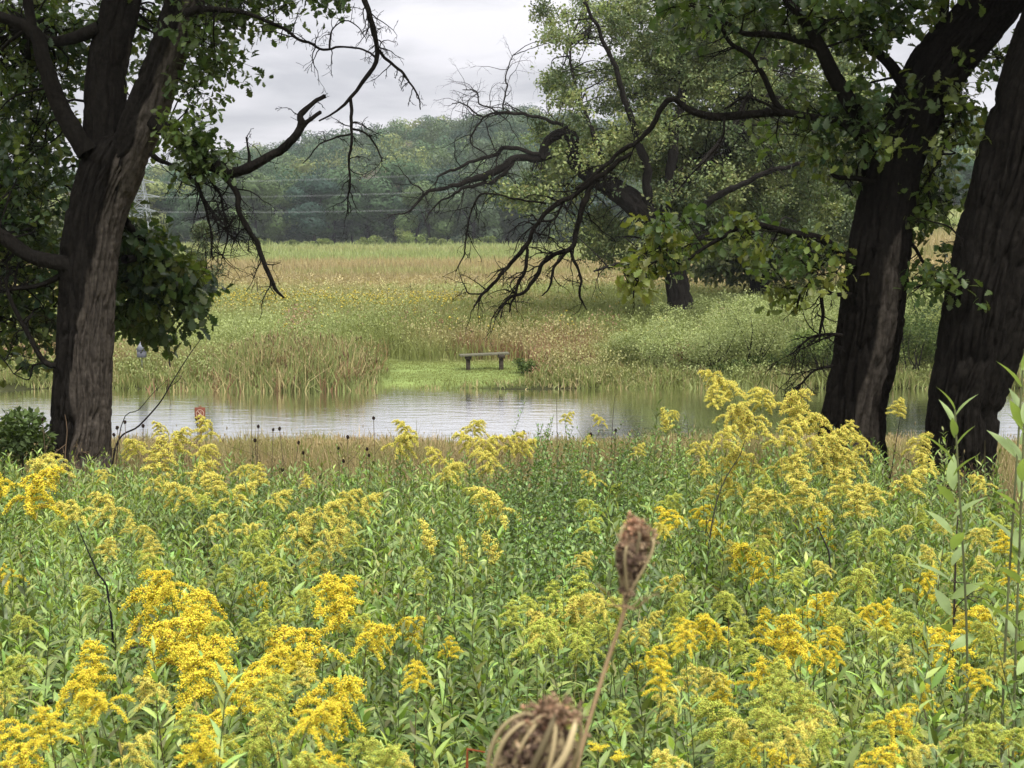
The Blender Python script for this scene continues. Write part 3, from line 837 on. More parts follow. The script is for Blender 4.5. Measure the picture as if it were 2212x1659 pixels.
# ------------------------------------------------------------------ generic leafy shapes
def leaf_cloud(mbl, centres, radii, n, size, pal, tmpl=DIA_T, shell=.55, up=.2, flat=.8, tang=None):
    """n leaves spread through lumps (centre, radius) with an open, uneven outline."""
    centres = np.asarray(centres); radii = np.asarray(radii)
    w = radii ** 2; w = w / w.sum()
    k = rng.choice(len(centres), n, p=w)
    d = rdir(n)
    q = (shell + (1 - shell) * rng.uniform(0, 1, n)) * rng.uniform(.75, 1.12, n)
    off = d * (radii[k] * q)[:, None] * np.array([1, 1, flat])
    pos = centres[k] + off
    dd = norm(d * .6 + rdir(n) * .8 + np.array([0, 0, up]))
    tone = rng.uniform(.75, 1.25, len(centres))[k]
    pc = np.array(pal)[(k * 7 + rng.integers(0, 2, n)) % len(pal)]
    c = pc * tone[:, None] * rng.uniform(.8, 1.2, (n, 1))
    if tang is None:
        rot = frames(dd, rng.uniform(-1, 1, n))
    else:                                  # leaf sprays lie over the surface of their clump, so its top catches the sky
        z = norm(d + rdir(n) * tang)
        y = norm(np.cross(z, rdir(n)))
        rot = np.stack([np.cross(y, z), y, z], -1)
    stamp(mbl, tmpl[0], tmpl[1], pos, rot, size * rng.uniform(.6, 1.3, n), c)


def shrub(name, px, py_base, D, w, h, n, size, pal, label, cat='shrub', group=None, stems=7, tmpl=DIA_T, nl=10):
    b = P(px, py_base, D)
    b[2] = ground(b[0], b[1])
    root = thing(name, tuple(b), label, cat, group)
    ms, ml = MB(), MB()
    cs, rs = [], []
    for k in range(nl):
        a_ = rng.uniform(0, 6.28); q = math.sqrt(rng.uniform(0, 1)); hh = rng.uniform(.25, .88)
        cs.append(b + np.array([math.cos(a_) * q * w / 2 * (1.05 - .4 * hh), math.sin(a_) * q * w / 2.4, h * hh]))
        rs.append(w * .2 * rng.uniform(.7, 1.3))
    cs = np.array(cs); rs = np.minimum(np.array(rs), h * .33)
    for k in range(min(stems, nl)):
        tube(ms, [b + rng.normal(size=3) * [.05 * w, .05 * w, 0], (b + cs[k]) / 2 + rng.normal(size=3) * .06 * w, cs[k]], [.008 + .008 * w, .006 + .004 * w, .004], 5, step=h / 6, col=BARK_D * 1.6)
    leaf_cloud(ml, cs, rs, n, size, pal)
    ms.build('stems', M_twig, root, loc=b)
    ml.build('foliage', M_fleaf, root, loc=b)
    return root


PALESH = [np.array(c) for c in [(.26, .31, .125), (.31, .35, .15), (.22, .265, .11), (.32, .35, .15)]]
DARKSH = [np.array(c) for c in [(.08, .12, .035), (.11, .155, .045), (.15, .19, .06), (.06, .09, .03)]]
MIDSH = [np.array(c) for c in [(.13, .18, .055), (.16, .20, .06), (.20, .23, .08)]]
for px, pb_, D, w, h, n, lab in [
        (1430, 815, 46.2, 2.6, 1.5, 3800, 'low pale green willow scrub just right of the pinkish dead weeds'),
        (1530, 815, 46.0, 3.0, 1.9, 5000, 'feathery pale green willow scrub in front of the bent oak'),
        (1630, 815, 46.3, 3.2, 2.3, 5600, 'tall feathery pale green willow scrub midway along the far shore'),
        (1730, 815, 46.0, 3.2, 2.4, 5600, 'tallest pale green willow scrub, beside the dark shoreline bush'),
        (1330, 790, 47.5, 2.4, 1.0, 2600, 'lowest pale green scrub, left end of its row across the pond'),
        (1470, 720, 53.0, 3.4, 1.4, 4000, 'pale green scrub at the foot of the bent oak'),
        (1600, 700, 54.0, 4.2, 1.6, 5000, 'pale green scrub behind, between the two far oaks'),
        (1740, 690, 54.5, 4.4, 1.9, 5000, 'pale green scrub behind, under the second far oak'),
        (1860, 700, 52.0, 4.0, 2.2, 4600, 'pale green scrub seen past the leaning oak trunk')]:
    shrub('willow_shrub', px, pb_, D, w, h, int(n * 1.7), .06, PALESH, lab, group='pale willow scrub across the pond', nl=16)
for px, pb_, D, w, h, n, lab in [
        (1780, 838, 44.6, 2.6, 1.7, 5200, 'dark bush overhanging the water left of the leaning oak'),
        (1880, 840, 44.8, 2.4, 2.1, 4800, 'dark bush overhanging the water behind the leaning oak trunk'),
        (1975, 838, 44.8, 2.6, 2.4, 6000, 'dark bush overhanging the water between the two right trunks'),
        (2070, 838, 45.0, 2.6, 2.2, 4000, 'dark bush at the water behind the thick right trunk'),
        (1640, 830, 45.2, 1.5, .55, 1400, 'low dark bush at the waterline below the willow scrub'),
        (1560, 828, 45.2, 1.2, .45, 1100, 'smallest dark bush at the waterline, left end of its row'),
        (1135, 826, 45.0, .9, .42, 1100, 'round dark green bush at the water just right of the bench')]:
    shrub('shoreline_bush', px, pb_, D, w, h, n, .085, DARKSH, lab, group='dark bushes along the far waterline', nl=12)
shrub('leafy_bush', 0, 985, 15.0, .95, 1.15, 2600, .08, DARKSH, 'green leafy bush left of the forked oak trunk', nl=12)
shrub('meadow_shrub', 550, 672, 70.0, .9, .55, 500, .09, DARKSH, 'small dark shrub alone in the meadow under the tip of the dead limb')
shrub('meadow_shrub', 1150, 655, 74.0, 1.4, .6, 600, .09, DARKSH, 'small dark shrub in the meadow behind the hanging dead twigs')
# far bushes in front of the wood
for px, w, h in [(560, 7, 1.4), (810, 8, 1.9), (880, 8, 3.0), (940, 10, 1.9), (1040, 8, 1.6), (700, 6, 1.3), (640, 6, 1.0)]:
    shrub('meadow_edge_bush', px, 532, 305 + 6 * rng.uniform(-1, 1), w, h, 1200, .4, MIDSH,
          'pale bush at the foot of the wooded hill, %s' % {560: 'leftmost', 810: 'left neighbour of the tallest one', 880: 'the tallest of the row', 940: 'the widest of the row', 1040: 'nearest the bent oak', 700: 'third from the left', 640: 'second from left, lowest'}[px],
          group='pale bushes along the edge of the wood')


# --- young tree left, beyond the pond
def young_tree():
    D = 69.0
    b = P(447, 672, D); b[2] = ground(b[0], b[1])
    t = Tree('young_larch', tuple(b), 'slim young tree with tiered branches beyond the pond beside the forked oak')
    top = P(440, 480, D)
    tube(t.trunk, [b, (b + top) / 2 + [.05, 0, 0], top], [.055, .04, .012], 7, step=.3, col=BARK_D)
    for k in range(46):
        u = rng.uniform(.22, 1)
        p0 = b + (top - b) * u
        a_ = rng.uniform(0, 6.28); ln = 1.05 * (1.15 - u) + .15
        p1 = p0 + np.array([math.cos(a_) * ln, math.sin(a_) * ln, .25 * ln])
        tube(t.trunk, [p0, (p0 + p1) / 2 + [0, 0, .05], p1], [.014, .01, .004], 4, step=.2, col=BARK_D, cap=False)
        n = 110
        s_ = rng.uniform(.25, 1.05, n)[:, None]
        pos = p0 + (p1 - p0) * s_ + rng.normal(size=(n, 3)) * [.1, .1, .07]
        stamp(t.leaf, *DIA_T, pos, frames(rdir(n)), .11 * rng.uniform(.6, 1.3, n), jcol((.10, .125, .06), n))
    t.finish(leafmat=M_fleaf)


young_tree()

# dead saplings in the meadow
for px, pb_, pt, D, lab in [(892, 668, 612, 72, 'thin dead sapling in the meadow, tallest of the bare ones'), (752, 668, 638, 72, 'short bare sapling in the meadow straight under the arching dead bough'),
                            (560, 668, 600, 70, 'bare sapling rising from the small dark meadow shrub'), (1100, 640, 600, 78, 'bare sapling in the meadow behind the hanging dead twigs'),
                            (368, 830, 762, 44.6, 'dark upright dead stalk on the far shore near the grey nest box'), (1372, 668, 600, 70, 'bare sapling left of the bent oak trunk')]:
    b = P(px, pb_, D); b[2] = ground(b[0], b[1])
    tp = P(px - 5, pt, D)
    t = Tree('dead_sapling', tuple(b), lab, 'dead tree', 'dead saplings standing in the meadow')
    p, r = tube(t.trunk, [b, (b + tp) / 2 + rng.normal(size=3) * .03, tp], [.035, .025, .01], 5, step=.15, col=BARK_D * 1.4)
    t.twigs(p, r, 7, .35, int(px), t.trunk, BARK_D * 1.4)
    t.finish()

# ------------------------------------------------------------------ the wooded hill
HPAL = [np.array(c) for c in [(.042, .085, .046), (.06, .108, .05), (.10, .15, .06), (.17, .20, .07), (.026, .056, .040), (.078, .115, .062)]]


def far_tree_proto(n, size, seed, h=12.0, w=9.0):
    g = np.random.default_rng(seed)
    nl = 12
    a_ = g.uniform(0, 6.28, nl); hh = g.uniform(.12, .93, nl); q = np.sqrt(g.uniform(0, 1, nl))
    env = np.sin(np.clip(hh, 0, 1) * math.pi * .92 + .12) ** .6
    cs = np.stack([np.cos(a_) * q * w / 2 * env, np.sin(a_) * q * w / 2 * env, h * hh], -1)
    rs = g.uniform(.2, .31, nl) * w
    return cs, rs


def paint_far_tree(mbl, mbt, cs, rs, pal_i, n, size, base, sc, rot):
    c, s = math.cos(rot), math.sin(rot)
    Rm = np.array([[c, -s, 0], [s, c, 0], [0, 0, 1]])
    cc = (cs * sc) @ Rm.T + base
    leaf_cloud(mbl, cc, rs * sc, n, size, [HPAL[pal_i] * .85, HPAL[pal_i] * 1.1], up=.35, shell=.6)


# front row: individual trees at the meadow's edge
fr_px = np.linspace(300, 2190, 46)
fl = []
protos = []
for k in range(7):
    cs, rs = far_tree_proto(0, 0, 900 + k)
    ml, mt = MB(), MB()
    leaf_cloud(ml, cs, rs, 7000, .55, [HPAL[k % 6] * .85, HPAL[k % 6] * 1.15], shell=.88, tang=.2)
    tube(mt, [(0, 0, -1), (.1, 0, 3), (-.2, .1, 8)], [.35, .26, .1], 7, step=1, col=BARK_D)
    for q in range(6):
        tube(mt, [(0, 0, 2.5 + q * .7), tuple(cs[q] * .6 + np.array([0, 0, 1.5])), tuple(cs[q])], [.16, .1, .04], 5, step=1, col=BARK_D)
    tr = mt.build('trunk', M_bark, None, smooth=True); cr_ = ml.build('crown', M_fleaf, None)
    protos.append((tr, cr_))
used_p = set()
for k, px in enumerate(fr_px):
    D = 334 + rng.uniform(-10, 14)
    px = px + rng.uniform(-14, 14)
    b = P(px, 530, D); b[2] = ground(b[0], b[1])
    kk = int(rng.integers(7))
    fl.append((px, D, b, kk, rng.uniform(.95, 1.45), rng.uniform(0, 6.28)))
fl.sort(key=lambda q: q[0])
tones = ['mid green', 'grey green', 'olive', 'yellowish green', 'blue green', 'dusky green', 'dark green']
ORD = ['first', 'second', 'third', 'fourth', 'fifth', 'sixth', 'seventh', 'eighth', 'ninth', 'tenth', '11th', '12th', '13th', '14th', '15th', '16th', '17th', '18th', '19th', '20th', '21st', '22nd', '23rd', '24th', '25th', '26th', '27th', '28th', '29th', '30th']


def ordn(k):
    if k < len(ORD): return ORD[k]
    s_ = 'th' if 10 <= (k + 1) % 100 <= 20 else {1: 'st', 2: 'nd', 3: 'rd'}.get((k + 1) % 10, 'th')
    return '%d%s' % (k + 1, s_)


for k, (px, D, b, kk, s_, ro) in enumerate(fl):
    t = thing('woodland_tree', tuple(b), '%s round tree, %s from the left along the foot of the wooded hill' % (tones[kk], ordn(k)), 'tree', 'trees along the edge of the wood')
    t.rotation_euler = (0, 0, ro); t.scale = (s_, s_, s_ * rng.uniform(.85, 1.1))
    for src in protos[kk]:
        if kk not in used_p:
            o = src
        else:
            o = src.copy(); COL.objects.link(o)
        o.parent = t
    used_p.add(kk)
for k in range(7):
    if k not in used_p:
        for o in protos[k]: bpy.data.objects.remove(o)

# the rest of the wood reads as one mass
mbl = MB()
cnt = 0
yy = 346.0
while yy < 650:
    x = -.40 * yy
    while x < .40 * yy:
        X = x + rng.uniform(-2.5, 2.5); Y = yy + rng.uniform(-4, 4)
        cs, rs = far_tree_proto(0, 0, int(rng.integers(12)) + 40)
        tn = n2(np.array([X]), np.array([Y]), 38, 77)[0]
        pi = int(np.clip(2.5 + 5 * tn + rng.normal() * 1.5, 0, 5))
        order = [4, 0, 5, 1, 2, 3]
        sc = rng.uniform(.9, 1.5)
        c, s = math.cos(X), math.sin(X)
        Rm = np.array([[c, -s, 0], [s, c, 0], [0, 0, 1]])
        cc = (cs * sc) @ Rm.T + np.array([X, Y, float(ground(X, Y))])
        pa = HPAL[order[pi]]
        if rng.uniform() < .015: pa = np.array([.13, .115, .085])
        tw = rng.uniform(.8, 1.25)
        leaf_cloud(mbl, cc, rs * sc, 1500 if yy < 420 else 950, .72 if yy < 420 else .95, [pa * .9 * tw, pa * 1.1 * tw], shell=.9, tang=.16)
        cnt += 1
        x += rng.uniform(9, 13)
    yy += rng.uniform(10, 13) * (1 if yy < 500 else .8)
tag(mbl.build('hillside_forest', M_fleaf), kind='stuff', label='mixed green deciduous wood covering the hill behind the meadow', cat='forest')

# ------------------------------------------------------------------ grasses and reeds (uncountable)
def blades(mb, x, y, h, w, col, lean=.3, nb=5, spread=.12, tipw=.15, mat=0):
    """Tufts of bent blades: nb per tuft."""
    n = len(x)
    x = np.repeat(x, nb) + rng.normal(size=n * nb) * np.repeat(np.broadcast_to(spread, (n,)), nb)
    y = np.repeat(y, nb) + rng.normal(size=n * nb) * np.repeat(np.broadcast_to(spread, (n,)), nb)
    h = np.repeat(np.broadcast_to(h, (n,)), nb) * rng.uniform(.55, 1.15, n * nb)
    w = np.repeat(np.broadcast_to(w, (n,)), nb) * rng.uniform(.7, 1.3, n * nb)
    col = np.repeat(col, nb, 0) * rng.uniform(.75, 1.25, (n * nb, 1))
    z = ground(x, y) - .03
    a_ = rng.uniform(0, 6.28, n * nb)
    side = np.stack([np.cos(a_), np.sin(a_), 0 * a_], -1)
    a2 = rng.uniform(0, 6.28, n * nb)
    ln = np.abs(rng.normal(size=n * nb)) * lean
    ld = np.stack([np.cos(a2) * ln, np.sin(a2) * ln, 0 * a2], -1)
    b = np.stack([x, y, z], -1)
    up = np.zeros_like(b); up[:, 2] = 1
    V = []
    for t, ww in ((0, .8), (.5, 1), (1, tipw)):
        c = b + (up * t * (1 - .25 * ln[:, None] * t) + ld * t * t) * h[:, None]
        V += [c - side * (w * ww / 2)[:, None], c + side * (w * ww / 2)[:, None]]
    V = np.stack(V, 1)
    f = np.array([[0, 1, 3, 2], [2, 3, 5, 4]])
    Fc = (f[None] + (np.arange(len(b)) * 6)[:, None, None]).reshape(-1, 4)
    mb.add(V.reshape(-1, 3), Fc, np.repeat(col, 6, 0), mat)
    return b, h, ld, up


def heads(mb, b, h, ld, size, col, frac=.5, T=OCT_T, stretch=(1, 1, 2.2), mat=0):
    """Small seed or flower heads on blade tips."""
    n = len(b)
    m = rng.uniform(size=n) < frac
    k = int(m.sum())
    pos = b[m] + (ld[m] * 1 + np.array([0, 0, .97])) * h[m][:, None]
    c = np.asarray(col) * rng.uniform(.75, 1.25, (k, 1)) if np.ndim(col) == 1 else col
    rot = np.repeat(np.eye(3)[None], k, 0)
    sz = (np.broadcast_to(size, (n,))[m] * rng.uniform(.6, 1.4, k))[:, None] * np.array(stretch)
    stamp(mb, *T, pos, rot, sz, c, mat)


# meadow beyond the pond
n = 26000
inv = rng.uniform(1 / 325., 1 / 47., n)
Y = 1 / inv
Xt = rng.uniform(-.38, .38, n)
X = Xt * Y
keep = ~((X > -4.4) & (X < .6) & (Y < 48.3))
X, Y = X[keep], Y[keep]
mc = meadow_colour(X, Y)
n = len(X)
brown = (n2(X, Y, 4.5, 41) > .42) & (Y < 75)
mc[brown] = BROWN * 1.3 + (TAN - BROWN) * rng.uniform(0, .8, (brown.sum(), 1))
# dead weeds behind the bench and right of it
bt = X / Y
for (p0, p1, y0, y1, cl) in [(990, 1130, 48.6, 51.5, BROWN * 1.5), (1130, 1290, 47, 53, np.array([.30, .19, .12])), (640, 830, 46.5, 49, np.array([.25, .17, .09]))]:
    m_ = (bt > (p0 - 1106) / F) & (bt < (p1 - 1106) / F) & (Y > y0) & (Y < y1) & (rng.uniform(size=n) < .7)
    mc[m_] = cl * rng.uniform(.7, 1.4, (m_.sum(), 1))
mb = MB()
hh = np.interp(Y, [46, 60, 100, 300], [.95, .9, .8, .9]) * rng.uniform(.7, 1.25, n)
hh *= np.where(Y < 52, np.clip(.7 + .6 * n2(X, Y, 3, 55), .4, 1.2), 1)
b, h, ld, up = blades(mb, X, Y, hh, np.maximum(.018, Y * .00055), mc, nb=9, spread=np.maximum(.16, Y * .004), lean=.35)
tag(mb.build('meadow_grass', M_grass), kind='stuff', label='tall meadow grass and forbs in green and tan drifts across the pond', cat='grass')

# leafy forbs mixed into the grass of the nearer meadow
mb = MB()
n = 15000
Y = 1 / rng.uniform(1 / 95., 1 / 43.6, n)
X = rng.uniform(-.38, .38, n) * Y
keep = ~((X > -4.4) & (X < .6) & (Y < 48.6)) & ~((X < -4.2) & (X > -9) & (Y < 46.5))
X, Y = X[keep], Y[keep]
n = len(X)
fc = meadow_colour(X, np.maximum(Y, 50)) * np.where(rng.uniform(size=(n, 1)) < .2, 1.22, 1.0) * rng.uniform(.75, 1.2, (n, 1))
pk = (n2(X, Y, 2.6, 57) > .3) & (Y < 58)
fc[pk] = np.array([.27, .17, .11]) * rng.uniform(.7, 1.4, (pk.sum(), 1))
fh = np.interp(Y, [43.6, 45.5, 50, 90], [.25, .6, .95, .8]) * (1 + .45 * n2(X, Y, 2.2, 58)) * rng.uniform(.7, 1.2, n)
m_ = 15
u_ = rng.uniform(.35, 1.05, (n, m_))
pos = np.stack([X[:, None] + rng.normal(size=(n, m_)) * .16, Y[:, None] + rng.normal(size=(n, m_)) * .16, ground(X, Y)[:, None] + fh[:, None] * u_], -1).reshape(-1, 3)
stamp(mb, *DIA_T, pos, frames(norm(rdir(n * m_) + np.array([0, 0, .7]))), np.repeat(np.maximum(.075, Y * .0016), m_) * rng.uniform(.6, 1.4, n * m_), np.repeat(fc, m_, 0) * rng.uniform(.8, 1.25, (n * m_, 1)))
tag(mb.build('meadow_forbs', M_grass), kind='stuff', label='leafy yellow green and reddish forbs mixed into the meadow across the pond', cat='weeds')

# yellow goldenrod drifts in the far meadow
mb = MB()
n = 5200
Y = 1 / rng.uniform(1 / 74., 1 / 50., n)
X = rng.uniform(-.33, .1, n) * Y
w_ = n2(X, Y * .5, 5.0, 61)
pxx = 1106 + X / Y * F
band = np.exp(-((Y - 66) / 4.0) ** 2) * sstep(430, 520, pxx) * (1 - sstep(950, 1020, pxx)) * 1.3 + .03 + .30 * ((pxx < 640) & (Y > 56))
k_ = (rng.uniform(size=n) < band * np.clip(.55 + 1.3 * w_, 0, 1.3))
X, Y = X[k_], Y[k_]
cg = np.tile(GREEN * 1.1, (len(X), 1))
b, h, ld, up = blades(mb, X, Y, .95, .02, cg, nb=4, spread=.14, lean=.15)
heads(mb, b, h, ld, .038, np.array([.52, .44, .09]), .75, stretch=(1.2, 1.2, 1.0))
tag(mb.build('far_goldenrod', M_flower), kind='stuff', label='yellow goldenrod drifts in the meadow across the pond', cat='flowers')

# cattail bed on the far shore
mb = MB()
n = 2300
X = rng.normal(-6.9, 1.5, n); Y = rng.uniform(42.6, 47.5, n)
X, Y = X[(X > -11) & (X < -4.0 + .5 * n2(Y, Y, 1, 3))], Y[(X > -11) & (X < -4.0 + .5 * n2(Y, Y, 1, 3))]
k_ = (n2(X, Y, 1.6, 71) > -.35)
X, Y = X[k_], Y[k_]
base_c = np.where(rng.uniform(size=(len(X), 1)) < .68, (GREEN + PALEG) * .5, np.where(rng.uniform(size=(len(X), 1)) < .6, STRAW * 1.05, BROWN * 1.4))
edge = sstep(-9.6, -8.0, X) * (1 - sstep(-5.0, -4.0, X))
b, h, ld, up = blades(mb, X, Y, (.45 + .6 * edge) * rng.uniform(.6, 1.12, len(X)) * (1 + .3 * n2(X, Y, 1.2, 72)), .035, base_c, nb=6, spread=.14, lean=.42)
heads(mb, b, h * .92, ld, .018, BROWN, .03, stretch=(1, 1, 4.5))
heads(mb, b, h, ld, .02, TAN * .9, .05, stretch=(.8, .8, 3.4))
tag(mb.build('cattail_reeds', M_grass), kind='stuff', label='bed of pale cattails and reeds on the far shore left of the bench', cat='reeds')

# weedy fringe along the far waterline
mb = MB()
n = 5200
X = rng.uniform(-16, 16, n)
Y = 43.25 + np.abs(rng.normal(size=n)) * 1.5
lawnm = (X > -4.3) & (X < .5) & (Y > 43.6)
X, Y = X[~lawnm], Y[~lawnm]
c_ = np.where(rng.uniform(size=(len(X), 1)) < .6, GREEN * 1.05, np.where(rng.uniform(size=(len(X), 1)) < .5, TAN, PALEG))
inl = (X > -4.6) & (X < .8)
b, h, ld, up = blades(mb, X, Y, np.where(inl, .2, .34) * rng.uniform(.6, 1.5, len(X)) * (1 + .7 * n2(X, Y, 1.1, 73)), .03, c_, nb=6, spread=.12, lean=.5)
# short lawn blades by the bench
n = 5000
X = rng.uniform(-4.5, .9, n); Y = rng.uniform(43.7, 48.3, n)
blades(mb, X, Y, .07, .02, np.tile(np.array([.22, .245, .08]), (n, 1)), nb=4, spread=.07, lean=.4)
tag(mb.build('shore_grass', M_grass), kind='stuff', label='grassy fringe along the far waterline and the mown patch under the bench', cat='grass')

# tan grass on the near bank
mb = MB()
n = 9000
Y = rng.uniform(14.0, 31.3, n)
X = rng.uniform(-.40, .42, n) * Y
c_ = np.where(rng.uniform(size=(n, 1)) < .66, np.array([.46, .36, .21]), np.where(rng.uniform(size=(n, 1)) < .5, GREEN * 1.3, TAN * .75))
gp = n2(X, Y, 1.6, 83) > .05
c_[gp] = c_[gp] * .5 + GREEN * .6
bp_ = n2(X, Y, 1.1, 84) > .38
c_[bp_] = c_[bp_] * .3 + BROWN * .9
b, h, ld, up = blades(mb, X, Y, rng.uniform(.5, 1.1, n) * np.interp(Y, [14, 20, 26, 31], [.62, .5, .32, .22]) * np.clip(1 + 1.1 * n2(X, Y, 1.0, 85), .3, 2.2), np.maximum(.007, Y * .0005), c_, nb=9, spread=.12, lean=.45)
heads(mb, b, h, ld, .011, STRAW, .07, stretch=(.7, .7, 2.6))
tag(mb.build('bank_grass', M_grass), kind='stuff', label='dry straw coloured grass on the near bank of the pond', cat='grass')


# ------------------------------------------------------------------ foreground thicket
def stem_leaves(mb, base, top, nleaf, length, col, T=LANCE_T, t0=.15, elev=(15, 60), scol=(.09, .11, .04), r=.0035, mat=0, smat=0, curve=.05, seedmul=1.0, lscale_top=.45):
    """All stems at once. base, top (n,3); col (n,3)."""
    n = len(base)
    lean = rng.normal(size=(n, 3)) * curve; lean[:, 2] = 0
    H = np.linalg.norm(top - base, axis=1)

    def at(t):
        t = np.asarray(t)[..., None]
        return base[:, None] + (top - base)[:, None] * t + (lean * H[:, None])[:, None] * (4 * t * (1 - t))
    ts = np.linspace(0, 1, 5)
    pts = at(np.broadcast_to(ts, (n, 5)))
    for k in range(4):
        prisms(mb, pts[:, k], pts[:, k + 1], r * (1 - .15 * k), r * (1 - .15 * (k + 1)), np.broadcast_to(np.asarray(scol), (n, 3)) * rng.uniform(.7, 1.3, (n, 1)), smat)
    t = t0 + (1 - t0) * (np.arange(nleaf)[None] + rng.uniform(0, 1, (n, nleaf))) / nleaf
    pos = at(t).reshape(-1, 3)
    az = (np.arange(nleaf)[None] * 2.4 + rng.uniform(0, 6.28, (n, 1)) + rng.normal(size=(n, nleaf)) * .25).ravel()
    tt = t.ravel()
    el = np.radians(elev[0] + (elev[1] - elev[0]) * tt + rng.normal(size=tt.shape) * 12)
    d = np.stack([np.cos(az) * np.cos(el), np.sin(az) * np.cos(el), np.sin(el)], -1)
    ln = np.repeat(np.broadcast_to(length, (n,)), nleaf) * (1 - (1 - lscale_top) * sstep(.55, 1, tt)) * rng.uniform(.7, 1.2, tt.shape)
    c = np.repeat(col, nleaf, 0)
    c = c * rng.uniform(.6, 1.45, (len(c), 1)) * (1 + .08 * rng.normal(size=(len(c), 3)))
    yl = rng.uniform(size=len(c)) < .012
    c[yl] = np.array([.34, .27, .07]) * rng.uniform(.6, 1.2, (yl.sum(), 1))
    stamp(mb, T[0], T[1], pos, frames(d, rng.normal(size=len(d)) * .5), ln, np.clip(c, .003, .9), mat)


def patch_pts(n, y0, y1, half=.44, pad=1.7):
    y = np.sqrt(rng.uniform(y0 ** 2, y1 ** 2, n))
    x = rng.uniform(-1, 1, n) * (half * y + pad)
    return x, y


TH = MB()
n = 7600
X, Y = patch_pts(n, 1.9, 15.2)
pxx = 1106 + X / Y * F
gz = ground(X, Y)
pn = n2(X, Y, 1.1, 101); pn2 = n2(X, Y, .5, 103)
# plants thin out towards the pond except on the right
far_ok = np.interp(pxx, [0, 240, 700, 900, 1130, 1300, 1450, 1800, 2212], [12.8, 13.6, 12.0, 12.2, 13.2, 13.8, 13.8, 13.0, 10.0])
ok = (Y < far_ok + pn) & (pn2 > -.62)
X, Y, gz, pn, pn2, pxx = X[ok], Y[ok], gz[ok], pn[ok], pn2[ok], pxx[ok]
H = np.clip(.98 + .22 * pn + .10 * rng.normal(size=len(X)), .5, 1.35)
H = np.where((Y > 11) & (pxx < 1130), H * .9, H)
H = H + .22 * ((Y > 10.5) & (pxx > 1150) & (pxx < 1480)) * (n2(X, Y, .6, 108) > -.1)
base = np.stack([X, Y, gz], -1)
top = base + np.stack([rng.normal(size=len(X)) * .07, rng.normal(size=len(X)) * .07, H], -1)
mixv = np.clip(.5 + .9 * n2(X, Y, 1.7, 107) + .25 * rng.normal(size=len(X)), 0, 1)[:, None]
colr = (np.array([.13, .19, .052]) * (1 - mixv) + np.array([.33, .425, .125]) * mixv) * rng.uniform(.7, 1.3, (len(X), 1))
bushy = (np.exp(-(((pxx - 1210) / 210) ** 2)) * sstep(5.5, 7.5, Y) + .28) > rng.uniform(size=len(X))
Lm = ~bushy
stem_leaves(TH, base[Lm], top[Lm], 46, .12, colr[Lm], LANCE_T, elev=(5, 62))
stem_leaves(TH, base[bushy], top[bushy], 56, .062, colr[bushy] * np.array([.72, .82, .85]), OVATE_T, elev=(0, 50), curve=.1)
# lower storey filling the gaps
n = 3200
X, Y = patch_pts(n, 1.6, 13)
base = np.stack([X, Y, ground(X, Y)], -1)
top = base + np.stack([rng.normal(size=n) * .12, rng.normal(size=n) * .12, rng.uniform(.3, .7, n)], -1)
stem_leaves(TH, base, top, 22, .10, jcol((.12, .165, .05), n), OVATE_T, elev=(0, 40), curve=.12)
# a few grass blades and brown stalks among the stems
X, Y = patch_pts(900, 2.5, 13)
tanm = rng.uniform(size=(900, 1))
blades(TH, X, Y, rng.uniform(.7, 1.1, 900), .006, np.where(tanm < .5, STRAW, GREEN * 1.6), nb=3, spread=.08, lean=.5)
tag(TH.build('leafy_undergrowth', M_weed), kind='stuff', label='dense green leafy weeds filling the slope between the goldenrod', cat='weeds')

# ------------------------------------------------------------------ goldenrod
GOLD = np.array([.97, .80, .09]); YELL = np.array([.95, .85, .21]); BUD = np.array([.68, .74, .16])


